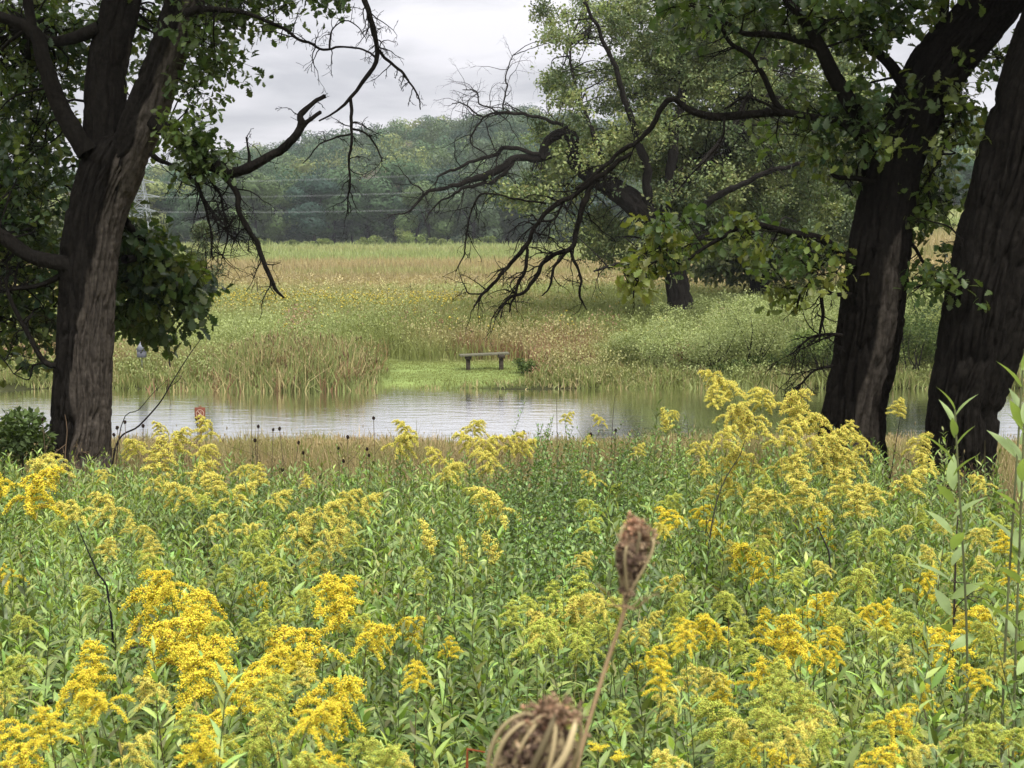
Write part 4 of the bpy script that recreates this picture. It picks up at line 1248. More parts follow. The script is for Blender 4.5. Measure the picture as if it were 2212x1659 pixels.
def plume(kind, seed, colour):
    g = np.random.default_rng(seed)
    mf, mg = MB(), MB()
    Lx = {'arch': .21, 'pyramid': .2, 'spike': .15, 'flat': .10}[kind]
    bend = {'arch': .11, 'pyramid': .03, 'spike': .015, 'flat': .01}[kind]

    def ax(t):
        return np.stack([bend * t * t * 1.2, 0 * t, Lx * t * (1 - (.28 if kind == 'arch' else 0) * t * t)], -1)
    ts = np.linspace(0, 1, 9)
    A = ax(ts)
    prisms(mg, A[:-1], A[1:], .0022, .0015, (.16, .17, .05))
    pos = []
    nb = {'arch': 17, 'pyramid': 20, 'spike': 15, 'flat': 15}[kind]
    for k in range(nb):
        t = (k + g.uniform(0, 1)) / nb
        p0 = ax(np.array(t))
        az = k * 2.4 + g.normal() * .3
        if kind == 'arch':
            ln = .115 * (1 - t) ** .7 + .028; out = np.array([math.cos(az) + .45, math.sin(az), 0]); up, dn = .75, 1.0
        elif kind == 'pyramid':
            ln = .095 * (1 - t) ** .8 + .018; out = np.array([math.cos(az), math.sin(az), 0]); up, dn = .8, .75
        elif kind == 'spike':
            ln = .03 * (1 - t) + .01; out = np.array([math.cos(az), math.sin(az), 0]); up, dn = .9, .2
        else:
            ln = .09; t = .1 + .2 * g.uniform(); p0 = ax(np.array(t)); rr = g.uniform(.1, 1)
            out = np.array([math.cos(az), math.sin(az), 0]) * rr * .8; up, dn = .95, 0
        ln *= g.uniform(.8, 1.15)
        out = out / max(np.linalg.norm(out), .5) if kind != 'flat' else out
        s_ = np.linspace(0, 1, 7)[:, None]
        q = p0 + out * ln * s_ + np.array([0, 0, 1]) * ln * (up * s_ - dn * s_ ** 2)
        prisms(mg, q[:-1], q[1:], .0011, .0007, (.2, .22, .06))
        if kind == 'flat':
            m = 34
            pp = q[-1] + g.normal(size=(m, 3)) * [.011, .011, .003]
        else:
            m = int(ln / .0042)
            s2 = np.linspace(.18 if kind != 'spike' else .1, 1.03, m)[:, None]
            pc = p0 + out * ln * s2 + np.array([0, 0, 1]) * ln * (up * s2 - dn * s2 ** 2)
            pp = np.repeat(pc, 11, 0) + g.normal(size=(m * 11, 3)) * [.006, .006, .0047] + np.array([0, 0, .005])
        pos.append(pp)
    pos = np.concatenate(pos)
    n = len(pos)
    sz = g.uniform(.0016, .0042, n)
    c = np.asarray(colour) * g.uniform(.72, 1.15, (n, 1)) * (1 + .05 * g.normal(size=(n, 3)))
    gr = g.uniform(size=n) < (.05 if colour is GOLD else .14)
    c[gr] = np.array([.30, .34, .07])
    old = g.uniform(size=n) < (.10 if seed % 3 == 0 else .03)
    c[old] = np.array([.36, .22, .06])
    q = norm(g.normal(size=(n, 3)))
    stamp(mf, *OCT_T, pos, frames(q), sz, np.clip(c, .01, .93))
    return mf, mg


PL = {}
for kind in ('arch', 'pyramid', 'spike', 'flat'):
    for ci, cc in enumerate((GOLD, YELL, BUD)):
        for v in range(3 if kind in ('arch', 'pyramid') else 1):
            mf, mg = plume(kind, 500 + 31 * ci + 7 * v + len(kind), cc)
            F_ = mf.build('flower_plume', M_flower)
            G_ = mg.build('flower_stalks', M_stem)
            PL[(kind, ci, v)] = (F_, G_, [False])

# (px, py of plume middle, width px, colour 0 gold 1 yellow 2 budding, optional distance)
SPOTS = []


def row(ci, lst, kind=None, D=None):
    for q in lst:
        SPOTS.append((q[0], q[1], q[2], ci, kind, D if len(q) < 4 else q[3]))


row(0, [(335, 1285, 150), (330, 1370, 160), (440, 1310, 120), (540, 1285, 70), (700, 1262, 120), (745, 1310, 140), (690, 1380, 150), (790, 1365, 100), (400, 1400, 150), (470, 1450, 160), (430, 1375, 120), (560, 1450, 120),
        (520, 1500, 140), (600, 1395, 70), (205, 1435, 120), (240, 1500, 80), (165, 1495, 120), (430, 1615, 110), (470, 1580, 110), (690, 1505, 150), (655, 1545, 110), (722, 1640, 110), (40, 1570, 120), (30, 1640, 130),
        (20, 1235, 70), (62, 1060, 150), (15, 1035, 90), (110, 1560, 90), (870, 1355, 80), (975, 1400, 55), (900, 1460, 45), (380, 1250, 90), (640, 1430, 70)])
row(0, [(1640, 1200, 95), (1757, 1138, 100), (1655, 1232, 70), (1730, 1330, 130), (1690, 1375, 120), (1655, 1360, 80), (1785, 1370, 70), (1755, 1300, 80), (1640, 1450, 90), (1560, 1500, 80), (1700, 1430, 80), (1905, 1335, 80),
        (1860, 1320, 60), (1990, 1262, 80), (2060, 1385, 130), (2100, 1345, 100), (2120, 1465, 60), (1730, 1395, 110), (1480, 1380, 60), (1500, 1355, 60), (1395, 1420, 80), (1430, 1465, 70), (1545, 1350, 80), (1805, 1420, 60),
        (1640, 1610, 80), (1885, 1640, 100), (1720, 1640, 50), (1925, 1550, 75), (1990, 1505, 55), (2190, 1240, 60), (2170, 1175, 60), (2200, 1300, 60), (2205, 1600, 70), (1460, 1120, 70), (1500, 1105, 60), (1560, 1130, 60)])
row(0, [(1290, 1612, 80), (1420, 1652, 110), (1340, 1632, 60)], 'flat')
row(1, [(1560, 812, 60, 8.5), (1590, 835, 70, 8.5), (1645, 850, 75, 8.4), (1700, 862, 85, 8.5), (1545, 852, 65, 8.3), (1580, 885, 75, 8.2), (1725, 890, 80, 8.4), (1640, 915, 85, 8.2), (1560, 945, 70, 8), (1690, 935, 80, 8.2),
        (1750, 955, 85, 8.2), (1765, 915, 80, 8.4), (1800, 955, 85, 8.4), (1835, 930, 60, 8.6), (1872, 960, 60, 9), (1790, 1000, 80, 8.4), (1850, 1000, 70, 8.6), (1720, 1005, 85, 8), (1935, 880, 50, 12), (1980, 955, 60, 10),
        (1820, 1040, 80, 8), (1750, 1060, 90, 7.8), (1690, 1070, 75, 7.8), (1640, 1085, 70, 7.8), (1590, 1050, 60, 8.4), (1500, 965, 45, 9.5), (1450, 890, 32, 10.5), (1520, 1010, 50, 9), (1950, 1030, 85, 8.4), (1900, 1055, 70, 8.2),
        (2005, 1000, 60, 9), (1660, 1150, 70), (1760, 1110, 80), (1850, 1090, 80), (1530, 1060, 50, 8.6), (1620, 980, 70, 8.4), (1680, 1000, 70, 8.4), (1560, 1000, 60, 8.4)])
row(1, [(855, 955, 65, 12), (885, 928, 55, 12), (1020, 915, 60, 12), (1040, 960, 70, 11), (1000, 1000, 60), (960, 1018, 60), (1100, 955, 60, 11.5), (1125, 962, 50, 11.5), (1065, 1000, 60), (1080, 1085, 110), (1025, 945, 60, 11.5),
        (1220, 900, 32, 12), (1300, 905, 32, 12), (1272, 950, 30, 11.5), (1285, 1030, 50), (1250, 1205, 50), (1375, 970, 35, 11), (945, 985, 50, 11)])
row(1, [(935, 1155, 30), (1000, 1187, 26), (1070, 1172, 30), (1440, 900, 22, 11)], 'spike')
row(1, [(350, 925, 40, 12.5), (300, 960, 60, 12), (340, 990, 85, 11), (380, 950, 70, 11.8), (445, 925, 60, 12), (440, 970, 60, 11.5), (420, 1010, 80, 10.5), (460, 1040, 80), (500, 1065, 85), (400, 1060, 80), (330, 1040, 60),
        (560, 1030, 55), (640, 1120, 90), (700, 1100, 75), (620, 1170, 80), (740, 1070, 60), (780, 1090, 70), (450, 1130, 60), (330, 1180, 55), (230, 1180, 60), (180, 1090, 80), (245, 1090, 80), (120, 1010, 85), (130, 995, 60),
        (700, 1160, 80), (660, 1210, 75), (760, 1130, 70), (520, 1010, 50), (590, 1070, 60)])
row(2, [(1250, 1290, 110), (1200, 1330, 110), (1160, 1370, 100), (1290, 1320, 90), (1190, 1290, 80), (1280, 1390, 80), (1330, 1370, 70), (1140, 1305, 60), (1340, 1060, 60), (1280, 1085, 60), (1270, 1130, 50), (1570, 1560, 130),
        (1650, 1530, 110), (1700, 1560, 110), (1740, 1520, 100), (1600, 1620, 90), (1850, 1250, 90), (1840, 1330, 80), (1970, 1350, 80), (2150, 1520, 60), (2180, 1580, 80), (1680, 1460, 90), (1620, 1400, 80), (480, 1180, 50),
        (330, 1215, 60), (600, 1215, 60), (540, 1160, 60), (1450, 1310, 60), (1350, 1180, 50), (1700, 1240, 60), (2050, 1200, 60), (1100, 1330, 70), (1225, 1370, 90), (1900, 1150, 60), (60, 1340, 50), (920, 1240, 50), (2000, 1120, 60)])
row(1, [(1230, 1310, 90), (1180, 1350, 80), (1310, 1300, 70), (1780, 1540, 60), (1620, 1570, 80), (1690, 1590, 80), (2130, 1040, 50, 9), (2110, 1150, 60), (2150, 1430, 60), (1960, 1430, 60), (1400, 1330, 50)])
m0 = len(SPOTS)
g_ = np.random.default_rng(99)
while len(SPOTS) < 298:
    px, py = g_.uniform(10, 2200), g_.uniform(1010, 1640)
    dens = .35 + .5 * (px > 1400) + .3 * (px < 800) - .3 * (abs(px - 1000) < 200)
    if g_.uniform() > dens: continue
    if min(math.hypot(px - q[0], (py - q[1]) * 1.3) for q in SPOTS) < 34: continue
    SPOTS.append((px, py, g_.uniform(30, 60) * (.8 + (py - 1000) / 900), int(g_.choice([1, 1, 2, 2, 2])), None, None))


def find_D(py, h=1.12):
    D = 6.0
    for _ in range(40):
        z = float(ground(0.0, D)) + h
        D = .5 * D + .5 * (CAM_H - z) / max(.02, (py - 500) / F)
    return D


info = []
for k, (px, py, w, ci, kind, D) in enumerate(SPOTS):
    if D is None:
        D = find_D(py, 1.06 + .1 * g_.normal())
    info.append([px, py, w, ci, kind or ('arch' if g_.uniform() < .72 else 'pyramid'), float(np.clip(D, 2.6, 13.5))])
# labels: count along strips of the picture whose limits are things one can find
zones = [(0, 1010, 'against the pond'), (1010, 1120, 'just below the tree bases'), (1120, 1240, 'level with the upper seed head'),
         (1240, 1340, 'at the upper seed head base'), (1340, 1450, 'above the lower seed head'), (1450, 1560, 'level with the lower seed head top'), (1560, 1800, 'along the bottom edge')]
cname = ['deep gold', 'yellow', 'budding green-gold']
order = sorted(range(len(info)), key=lambda q: info[q][0])
labels = {}
cntz = {}
for q in order:
    px, py, w, ci, kind, D = info[q]
    zi = next(z_ for z_, (a0, a1, _) in enumerate(zones) if a0 <= py < a1)
    key = (zi, ci)
    cntz[key] = cntz.get(key, 0) + 1
    labels[q] = '%s %s goldenrod plume from the left, %s' % (ordn(cntz[key] - 1), cname[ci], zones[zi][2])

kinds_used = set()
for k, (px, py, w, ci, kind, D) in enumerate(info):
    s_ = float(np.clip(w * D / F / .22, .42, 1.4))
    if kind == 'spike': s_ = float(np.clip(w * D / F / .06, .8, 1.3))
    c = P(px, py, D)
    hgt = .10 * s_
    tp = c - np.array([0, 0, hgt])
    bx = tp[0] + g_.normal() * .05; by = tp[1] + g_.normal() * .05
    base = np.array([bx, by, float(ground(bx, by)) - .02])
    root = thing('goldenrod', tuple(base), labels[k], 'wildflower', 'goldenrod plumes on the near slope')
    key = (kind, ci, int(g_.integers(3)) if kind in ('arch', 'pyramid') else 0)
    F0, G0, used = PL[key]
    if used[0]:
        f = F0.copy(); g2 = G0.copy()
        COL.objects.link(f); COL.objects.link(g2)
    else:
        f, g2 = F0, G0; used[0] = True
    az = g_.uniform(0, 6.28) if kind != 'arch' else (g_.choice([0, math.pi]) + g_.normal() * .7)
    tilt = g_.normal() * .15
    f.parent = root; g2.parent = root
    f.location = g2.location = tuple(tp - base)
    f.scale = g2.scale = (s_, s_, s_ * g_.uniform(.85, 1.1))
    f.rotation_euler = g2.rotation_euler = (tilt, g_.normal() * .12, az)
    mbs = MB()
    green = np.array([.19, .25, .075]) if ci < 2 else np.array([.27, .35, .10])
    stem_leaves(mbs, base[None], tp[None], 34 if D < 7 else 22, .10, green[None] * g_.uniform(.8, 1.2), LANCE_T, t0=.4, elev=(0, 60), scol=(.10, .11, .04) if g_.uniform() < .7 else (.12, .06, .04), r=.0032, lscale_top=.35)
    mbs.build('leafy_stem', M_weed, root, loc=base)
for key, (F0, G0, used) in PL.items():
    if not used[0]:
        bpy.data.objects.remove(F0); bpy.data.objects.remove(G0)


# ------------------------------------------------------------------ dark coneflower seed heads
for k, (px, py, D) in enumerate([(92, 906, 13), (270, 912, 13), (253, 924, 13), (246, 939, 12.8), (309, 920, 13), (425, 905, 13.2), (427, 918, 13), (558, 921, 13), (590, 928, 13), (604, 926, 13), (551, 951, 12.6), (645, 956, 12.6), (655, 978, 12.3),
                                 (731, 968, 12.6), (751, 944, 12.6), (793, 970, 12.4), (797, 984, 12.2), (807, 903, 12.8), (742, 996, 12), (807, 1000, 12), (1131, 934, 12.5), (1276, 939, 12), (560, 1000, 12), (610, 1015, 11.8), (690, 1030, 11.5), (1330, 930, 12.4)]):
    tp = P(px, py, D)
    bx, by = tp[0] + rng.normal() * .05, D + rng.normal() * .05
    base = np.array([bx, by, float(ground(bx, by))])
    root = thing('dead_coneflower', tuple(base), 'dry stalk with a dark seed head, %s from the left against the pond' % ordn(sum(q < px for q in
                 [92, 270, 253, 246, 309, 425, 427, 558, 590, 604, 551, 645, 655, 731, 751, 793, 797, 807, 742, 807.1, 1131, 1276, 560, 610, 690, 1330]) if py != 1000 or px != 807 else 19), 'dead flower', 'dark coneflower seed heads by the pond')
    ms, mh = MB(), MB()
    tube(ms, [base, (base + tp) / 2 + rng.normal(size=3) * .03, tp], [.004, .0035, .0028], 5, step=.12, col=(.11, .08, .05))
    for q in range(2):
        s0 = base + (tp - base) * rng.uniform(.5, .8)
        tube(ms, [s0, s0 + [rng.normal() * .05, 0, .08], s0 + [rng.normal() * .09, 0, .17]], [.0025, .002, .0015], 4, step=.05, col=(.12, .09, .05))
    V = []
    n = 90
    d = rdir(n)
    cpos = tp + d * np.array([.009, .009, .013])
    stamp(mh, *OCT_T, cpos, frames(d), np.stack([np.full(n, .0035), np.full(n, .008), np.full(n, .0035)], -1) * rng.uniform(.6, 1.1), jcol((.035, .022, .016), n))
    stamp(mh, *OCT_T, tp[None], np.eye(3)[None], np.array([[.009, .009, .012]]), np.array([[.03, .02, .014]]))
    ms.build('stalk', M_stem, root, loc=base); mh.build('seed_head', M_dry, root, loc=base)

# ------------------------------------------------------------------ near wild carrot seed heads
def seedhead(px_b, py_b, D, axis, Lh, W, nray, seed, label, stem, close=.62, rr=.0014, tuft=(1, 0), prof=(.38, .85, 1.0, .74, .37)):
    g = np.random.default_rng(seed)
    b = P(px_b, py_b, D)
    ax_ = norm(np.array(axis, float)[None])[0]
    e1 = norm(np.cross(ax_, [0, 1, 0])[None])[0]; e2 = np.cross(ax_, e1)
    st = np.array([P(*q) for q in stem])
    gz_ = float(ground(st[-1][0], st[-1][1]))
    foot = np.array([st[-1][0] - .03, st[-1][1], gz_])
    root = thing('wild_carrot_seed_head', tuple(foot), label, 'seed head', 'curled wild carrot seed heads close to the camera')
    ms, mr, mc_, mz = MB(), MB(), MB(), MB()
    tube(ms, [b] + list(st) + [(st[-1] + foot) / 2, foot], [.0026, .0019] + [.0019] * (len(st) - 1) + [.0026, .003], 9, step=.01, col=(.27, .185, .10))
    for k in range(nray):
        a_ = k * 2.399 + g.normal() * .25; q = math.sqrt((k + .5) / nray)
        rad_ = W / 2 * (.25 + .75 * q) * g.uniform(.85, 1.12)
        o = e1 * math.cos(a_) + e2 * math.sin(a_)
        L_ = Lh * g.uniform(.78, 1.08)
        sk = e1 * g.normal() * .08 * W
        pts = [b, b + ax_ * L_ * .2 + o * rad_ * prof[0], b + ax_ * L_ * .48 + o * rad_ * prof[1] + sk * .5, b + ax_ * L_ * .78 + o * rad_ * prof[2] + sk, b + ax_ * L_ * .97 + o * rad_ * prof[3] + sk, b + ax_ * L_ * .99 + o * rad_ * prof[4] + sk]
        tone = g.choice([.35, .7, 1.0, 1.15])
        r_ = rr * g.uniform(.55, 1.15)
        p, r = tube(mr, pts, [r_ * .9, r_, r_ * 1.05, r_, r_ * .8, r_ * .5], 7, step=.003, col=np.array([.46, .37, .21]) * tone)
        m = 20
        pd = norm(ax_ * .35 - o * .8 + g.normal(size=(m, 3)) * .6)
        e = p[-1] + pd * g.uniform(.004, .012, (m, 1)) * Lh / .07
        prisms(mc_, np.repeat(p[-1][None], m, 0), e, .0003, .0003, np.tile((.33, .22, .13), (m, 1)))
        rust = np.array([.36, .20, .125]) if o @ e1 * tuft[0] > .2 else np.array([.26, .17, .11])
        stamp(mc_, *OCT_T, e, frames(pd), np.tile([[.0012, .0026, .0012]], (m, 1)) * g.uniform(.7, 1.5, (m, 1)), rust * g.uniform(.4, 1.9, (m, 1)))
        ee = np.repeat(e, 4, 0)
        prisms(mc_, ee, ee + norm(g.normal(size=(len(ee), 3))) * .0026, .0002, .0001, rust * 1.7 * g.uniform(.5, 1.3, (len(ee), 1)))
    # dark nest of packed bristly seeds inside the cage of rays
    m = int(900 * (W / .04))
    d = norm(g.normal(size=(m, 3))); q = g.uniform(.3, 1, m) ** .5
    pos = b + ax_ * Lh * .66 + (e1 * d[:, :1] + e2 * d[:, 1:2]) * (W * .44 * q)[:, None] + ax_ * (d[:, 2] * q * Lh * .32)[:, None]
    lowm = g.uniform(size=m) < .25
    pos[lowm] = (b + ax_ * Lh * g.uniform(.12, .5, (m, 1)) + (e1 * g.normal(size=(m, 1)) + e2 * g.normal(size=(m, 1))) * W * .09)[lowm]
    dd = norm(g.normal(size=(m, 3)))
    cc = np.where(g.uniform(size=(m, 1)) < .3, np.array([.33, .25, .16]), np.array([.10, .065, .048])) * g.uniform(.4, 1.7, (m, 1))
    stamp(mz, *OCT_T, pos, frames(dd), np.tile([[.0016, .0036, .0016]], (m, 1)) * g.uniform(.7, 1.3, (m, 1)), cc)
    for q_ in range(3):
        dj = norm(dd + g.normal(size=(m, 3)) * .8)
        prisms(mz, pos, pos + dj * .006, .00025, .0001, cc * 2.4)
    # bracts under the head
    for k in range(7):
        a_ = k * .9 + .3
        o = e1 * math.cos(a_) + e2 * math.sin(a_)
        tube(mr, [b, b + o * .009 - ax_ * .003, b + o * .02 + ax_ * g.uniform(-.004, .014), b + o * .03 + ax_ * g.uniform(-.004, .02)], [.0009, .0006, .0005, .0003], 4, step=.004, col=(.30, .21, .12))
    ms.build('stalk', M_stem, root, smooth=True, loc=foot)
    mr.build('rays', M_dry, root, smooth=True, loc=foot)
    mc_.build('seed_clusters', M_dry, root, loc=foot)
    mz.build('nest', M_dry, root, loc=foot)


seedhead(1352, 1305, 1.30, (.13, .05, 1), .066, .033, 16, 5, 'upper brown curled seed head on a long thin slanting stalk',
         [(1340, 1350, 1.30), (1315, 1420, 1.30), (1290, 1500, 1.29), (1265, 1585, 1.28), (1245, 1665, 1.27), (1225, 1760, 1.25)], prof=(.26, .62, .98, 1.0, .72), rr=.0016)
seedhead(1085, 1775, 1.12, (.42, -.2, 1), .102, .064, 20, 6, 'lower and larger curled brown seed head, cut by the bottom edge',
         [(1100, 1840, 1.12), (1100, 1940, 1.12), (1100, 2090, 1.12)], prof=(.55, .98, .95, .6, .2), rr=.0028, tuft=(1, 0))


# ------------------------------------------------------------------ tall broad-leaved weeds at the right
def broad_weed(px, D, ytop, ybase, nl, ln, label, seed, lean=0, cols=None):
    g = np.random.default_rng(seed)
    tp = P(px + lean, ytop, D)
    bx = P(px, ybase, D)[0]
    base = np.array([bx, D, float(ground(bx, D))])
    root = thing('tall_leafy_weed', tuple(base), label, 'weed', 'tall broad-leaved weeds by the thick right trunk')
    ms, ml = MB(), MB()
    p, r = tube(ms, [base, (base + tp) / 2 + g.normal(size=3) * .02, tp], [.005, .0042, .003], 7, step=.05, col=(.12, .13, .06))
    ts = 1 - np.linspace(0, .5, nl) ** 1.25
    pos = base + (tp - base) * ts[:, None]
    az = np.arange(nl) * 2.4 + g.uniform(0, 6)
    el = np.radians(60 - 75 * (1 - ts))
    d = np.stack([np.cos(az) * np.cos(el), np.sin(az) * np.cos(el) * .8, np.sin(el)], -1)
    c = np.array([.27, .36, .13]) * g.uniform(.75, 1.25, (nl, 1))
    stamp(ml, *BROAD_T, pos, frames(d, g.normal(size=nl) * .4), ln * (1 - .25 * (ts > .93)) * g.uniform(.85, 1.15, nl), c)
    ms.build('stem', M_stem, root, smooth=True, loc=base); ml.build('leaves', M_weed, root, smooth=True, loc=base)


broad_weed(2063, 4.6, 886, 1300, 18, .125, 'tall pale-leaved weed standing in front of the thick right trunk', 3)
broad_weed(2195, 4.4, 800, 1250, 18, .135, 'tall leafy weed at the right edge beside the thick trunk', 8, lean=14)
broad_weed(2212, 4.3, 915, 1250, 14, .13, 'leafy weed cut by the right edge, lower than its neighbour', 12)

# large round leaf and blue-green upright plant
def clump(name, px, py, D, n, h, ln, col, label, T, nl=24, spread=.1, cat='plant', elev=(10, 70)):
    b = P(px, py, D)
    xs_ = np.sort(b[0] + (rng.normal(size=n) * spread if n > 1 else np.zeros(1)))
    for k in range(n):
        x0, y0 = float(xs_[k]), float(b[1] + rng.normal() * spread * (n > 1))
        base0 = np.array([x0, y0, float(ground(x0, y0))])
        root = thing(name, tuple(base0), label if n == 1 else '%s, %s from its left' % (label, ordn(k)), cat, None if n == 1 else label)
        m = MB()
        tp = base0[None] + np.stack([rng.normal(size=1) * .05, rng.normal(size=1) * .05, h * rng.uniform(.85, 1.05, 1)], -1)
        stem_leaves(m, base0[None], tp, nl, ln, np.array(col)[None], T, t0=.3, elev=elev, r=.004)
        m.build('leafy_stem', M_weed, root, loc=base0)


clump('milkweed', 1232, 1400, 3.55, 1, 1.12, .16, (.10, .17, .075), 'dark blue-green narrow-leaved plant rising behind the lower seed head', LANCE_T, 34, .01, elev=(20, 78))
clump('leafy_weed', 240, 1560, 3.3, 3, 1.0, .17, (.16, .24, .07), 'large-leaved green plant at the bottom left', BROAD_T, 22, .06)
clump('wild_grape', 2030, 1180, 6.0, 1, 1.05, .13, (.25, .33, .08), 'plant with rounded yellow-green leaves under the pale-leaved tall weed', OVATE_T, 16, .1)
clump('leafy_weed', 60, 1160, 6.2, 6, 1.15, .15, (.15, .21, .08), 'long-leaved weed under the left edge gold plumes', LANCE_T, 30, .15)
clump('leafy_weed', 1280, 1120, 7.2, 3, 1.25, .13, (.24, .31, .11), 'bright green feathery weed above the upper seed head', LANCE_T, 44, .08)
clump('leafy_weed', 1050, 1290, 4.9, 3, 1.1, .13, (.22, .30, .10), 'bright green weed below the three small spikes', LANCE_T, 36, .08)


# ------------------------------------------------------------------ bare canes and stalks
def cane(pts, D, w, label, col=BARK_D, twigs=0, dD=None, name='bare_cane'):
    sp = np.array(pts, float)
    Ds = np.full(len(sp), D) if dD is None else np.array(dD)
    q = P(sp[:, 0], sp[:, 1], Ds)
    q[0, 2] = min(q[0, 2], float(ground(q[0, 0], q[0, 1])))
    t = Tree(name, tuple(q[0]), label, 'dead stem')
    p, r = tube(t.trunk, q, np.linspace(w, w * .3, len(q)), 6, step=.05, col=col)
    if twigs: t.twigs(p, r, twigs, .3, int(sp[0, 0]), t.trunk, col)
    t.finish(barkmat=M_twig)


cane([(228, 1010), (250, 965), (300, 920), (345, 870), (372, 825), (410, 765), (432, 735)], 14.5, .011, 'long dark bent cane leaning right from the forked oak over the water', twigs=2)
cane([(232, 960), (262, 920), (300, 885), (330, 850), (362, 820)], 14.8, .006, 'thin short cane leaning right beside the forked oak trunk')
cane([(255, 1380), (240, 1330), (212, 1240), (190, 1190), (165, 1130)], 5.6, .0055, 'straight black dead stalk leaning left among the green weeds', col=(.012, .012, .014), twigs=1)
cane([(1820, 1260), (1790, 1190), (1745, 1150), (1740, 1140)], 6.6, .005, 'dark stalk under a flat gold plume near the right trunk', col=(.02, .018, .016))
cane([(1500, 1240), (1540, 1120), (1600, 980), (1610, 950)], 7.8, .005, 'dark slanting stalk beneath the tall yellow plumes', col=(.05, .05, .035), twigs=1)
cane([(1900, 1040), (1935, 960), (1945, 900)], 13.0, .006, 'upright dark twig in front of the water between the right trunks', twigs=4)
cane([(130, 1130), (140, 1000), (145, 930), (140, 895)], 12.5, .006, 'dry brown branched stalk in front of the forked oak base', col=(.16, .11, .07), twigs=8)
cane([(2062, 1400), (2063, 1250), (2070, 1100)], 5.5, .006, 'dark brown stalk below the pale-leaved tall weed', col=(.04, .03, .025), twigs=1)
cane([(545, 960), (543, 900), (540, 858)], 13, .003, 'hair-thin dry stalk against the water left of the pond centre', col=(.12, .1, .06))
cane([(1205, 960), (1203, 900), (1200, 850)], 13, .004, 'thin dry stalk against the water right of the bench', col=(.1, .08, .05))
cane([(1310, 960), (1325, 890), (1333, 850)], 13, .004, 'thin leaning dry stalk against the dark water', col=(.08, .07, .05))
cane([(990, 1608), (1010, 1618), (1048, 1625)], 2.6, .004, 'short rust red curled leaf stalk left of the lower seed head', col=(.2, .05, .02), name='red_stalk')

# patches of dry brown stalks in the slope
mb = MB()
n = 900
cs_ = [(-3.2, 11.5), (-1.6, 12.2), (-2.2, 9.3), (3.4, 12.5), (3.6, 9.0), (-3.9, 12.9), (-1.0, 12.8), (.4, 13.2), (1.8, 13.6), (4.2, 12.6)]
ci_ = rng.integers(0, len(cs_), n)
X = np.array([cs_[q][0] for q in ci_]) + rng.normal(size=n) * .45
Y = np.array([cs_[q][1] for q in ci_]) + rng.normal(size=n) * .4
b0 = np.stack([X, Y, ground(X, Y)], -1)
t0_ = b0 + np.stack([rng.normal(size=n) * .1, rng.normal(size=n) * .1, rng.uniform(.5, .95, n)], -1)
stem_leaves(mb, b0, t0_, 20, .035, jcol((.20, .135, .075), n, .4), LANCE_T, t0=.3, scol=(.17, .11, .07), r=.0028, curve=.08)
tag(mb.build('dry_brown_weeds', M_dry), kind='stuff', label='patches of dry brown weeds between the green slope and the pond', cat='weeds')

# ------------------------------------------------------------------ bench
def box(mb, c, s, col=(1, 1, 1), rot=0.0, taper=1.0, bev=.006):
    """Box with chamfered vertical and horizontal edges: three stacked rings."""
    x, y, z = np.array(s) / 2
    ring = lambda k, zz, t: [(-x * t + k, -y * t, zz), (x * t - k, -y * t, zz), (x * t, -y * t + k, zz), (x * t, y * t - k, zz), (x * t - k, y * t, zz), (-x * t + k, y * t, zz), (-x * t, y * t - k, zz), (-x * t, -y * t + k, zz)]
    V = []
    for zz, t, k in ((-z, 1 - bev / max(x, .01), bev), (-z + bev, 1, bev), (z - bev, taper, bev), (z, taper - bev / max(x, .01), bev)):
        V += ring(k, zz, t)
    V = np.array(V)
    Fc = []
    for r_ in range(3):
        for q in range(8):
            Fc.append((r_ * 8 + q, r_ * 8 + (q + 1) % 8, r_ * 8 + 8 + (q + 1) % 8, r_ * 8 + 8 + q))
    c_, s_ = math.cos(rot), math.sin(rot)
    Rz = np.array([[c_, -s_, 0], [s_, c_, 0], [0, 0, 1]])
    V = V @ Rz.T + np.array(c)
    mb.add(V, Fc, col)
    mb.add(V[:8][::-1], [list(range(8))], col); mb.add(V[24:], [list(range(8))], col)


M_wood = solid_mat('weathered_wood', rough=.85, spec=.2, noise=(14, .3), bump=(30, .4))
DB = 46.0
bb = P(1046, 797, DB); bb[2] = float(ground(bb[0], bb[1]))
bench = thing('park_bench', tuple(bb), 'backless wooden bench on the mown grass beside the far side of the pond', 'bench')
tilt = .012
sx = 107 / F * DB
seat_z = .49
m = MB()
for k, yy_ in enumerate((-.155, 0, .155)):
    box(m, (0, yy_, 0), (sx, .145, .055), np.array([.12, .115, .08]) * (1 - .12 * k))
o = m.build('seat', M_wood, bench); o.location = (0, 0, seat_z); o.rotation_euler = (0, -R(2.2), R(6))
for sx_, hh_ in ((-.5, seat_z - .045), (.53, seat_z)):
    m = MB()
    box(m, (0, 0, -.055), (.19, .40, .10), (.045, .036, .028))
    box(m, (0, 0, -hh_ / 2 - .12), (.125, .2, hh_ - .0), (.06, .048, .036))
    o = m.build('leg', M_wood, bench); o.location = (sx_, 0, hh_ - .005); o.rotation_euler = (0, 0, R(6))

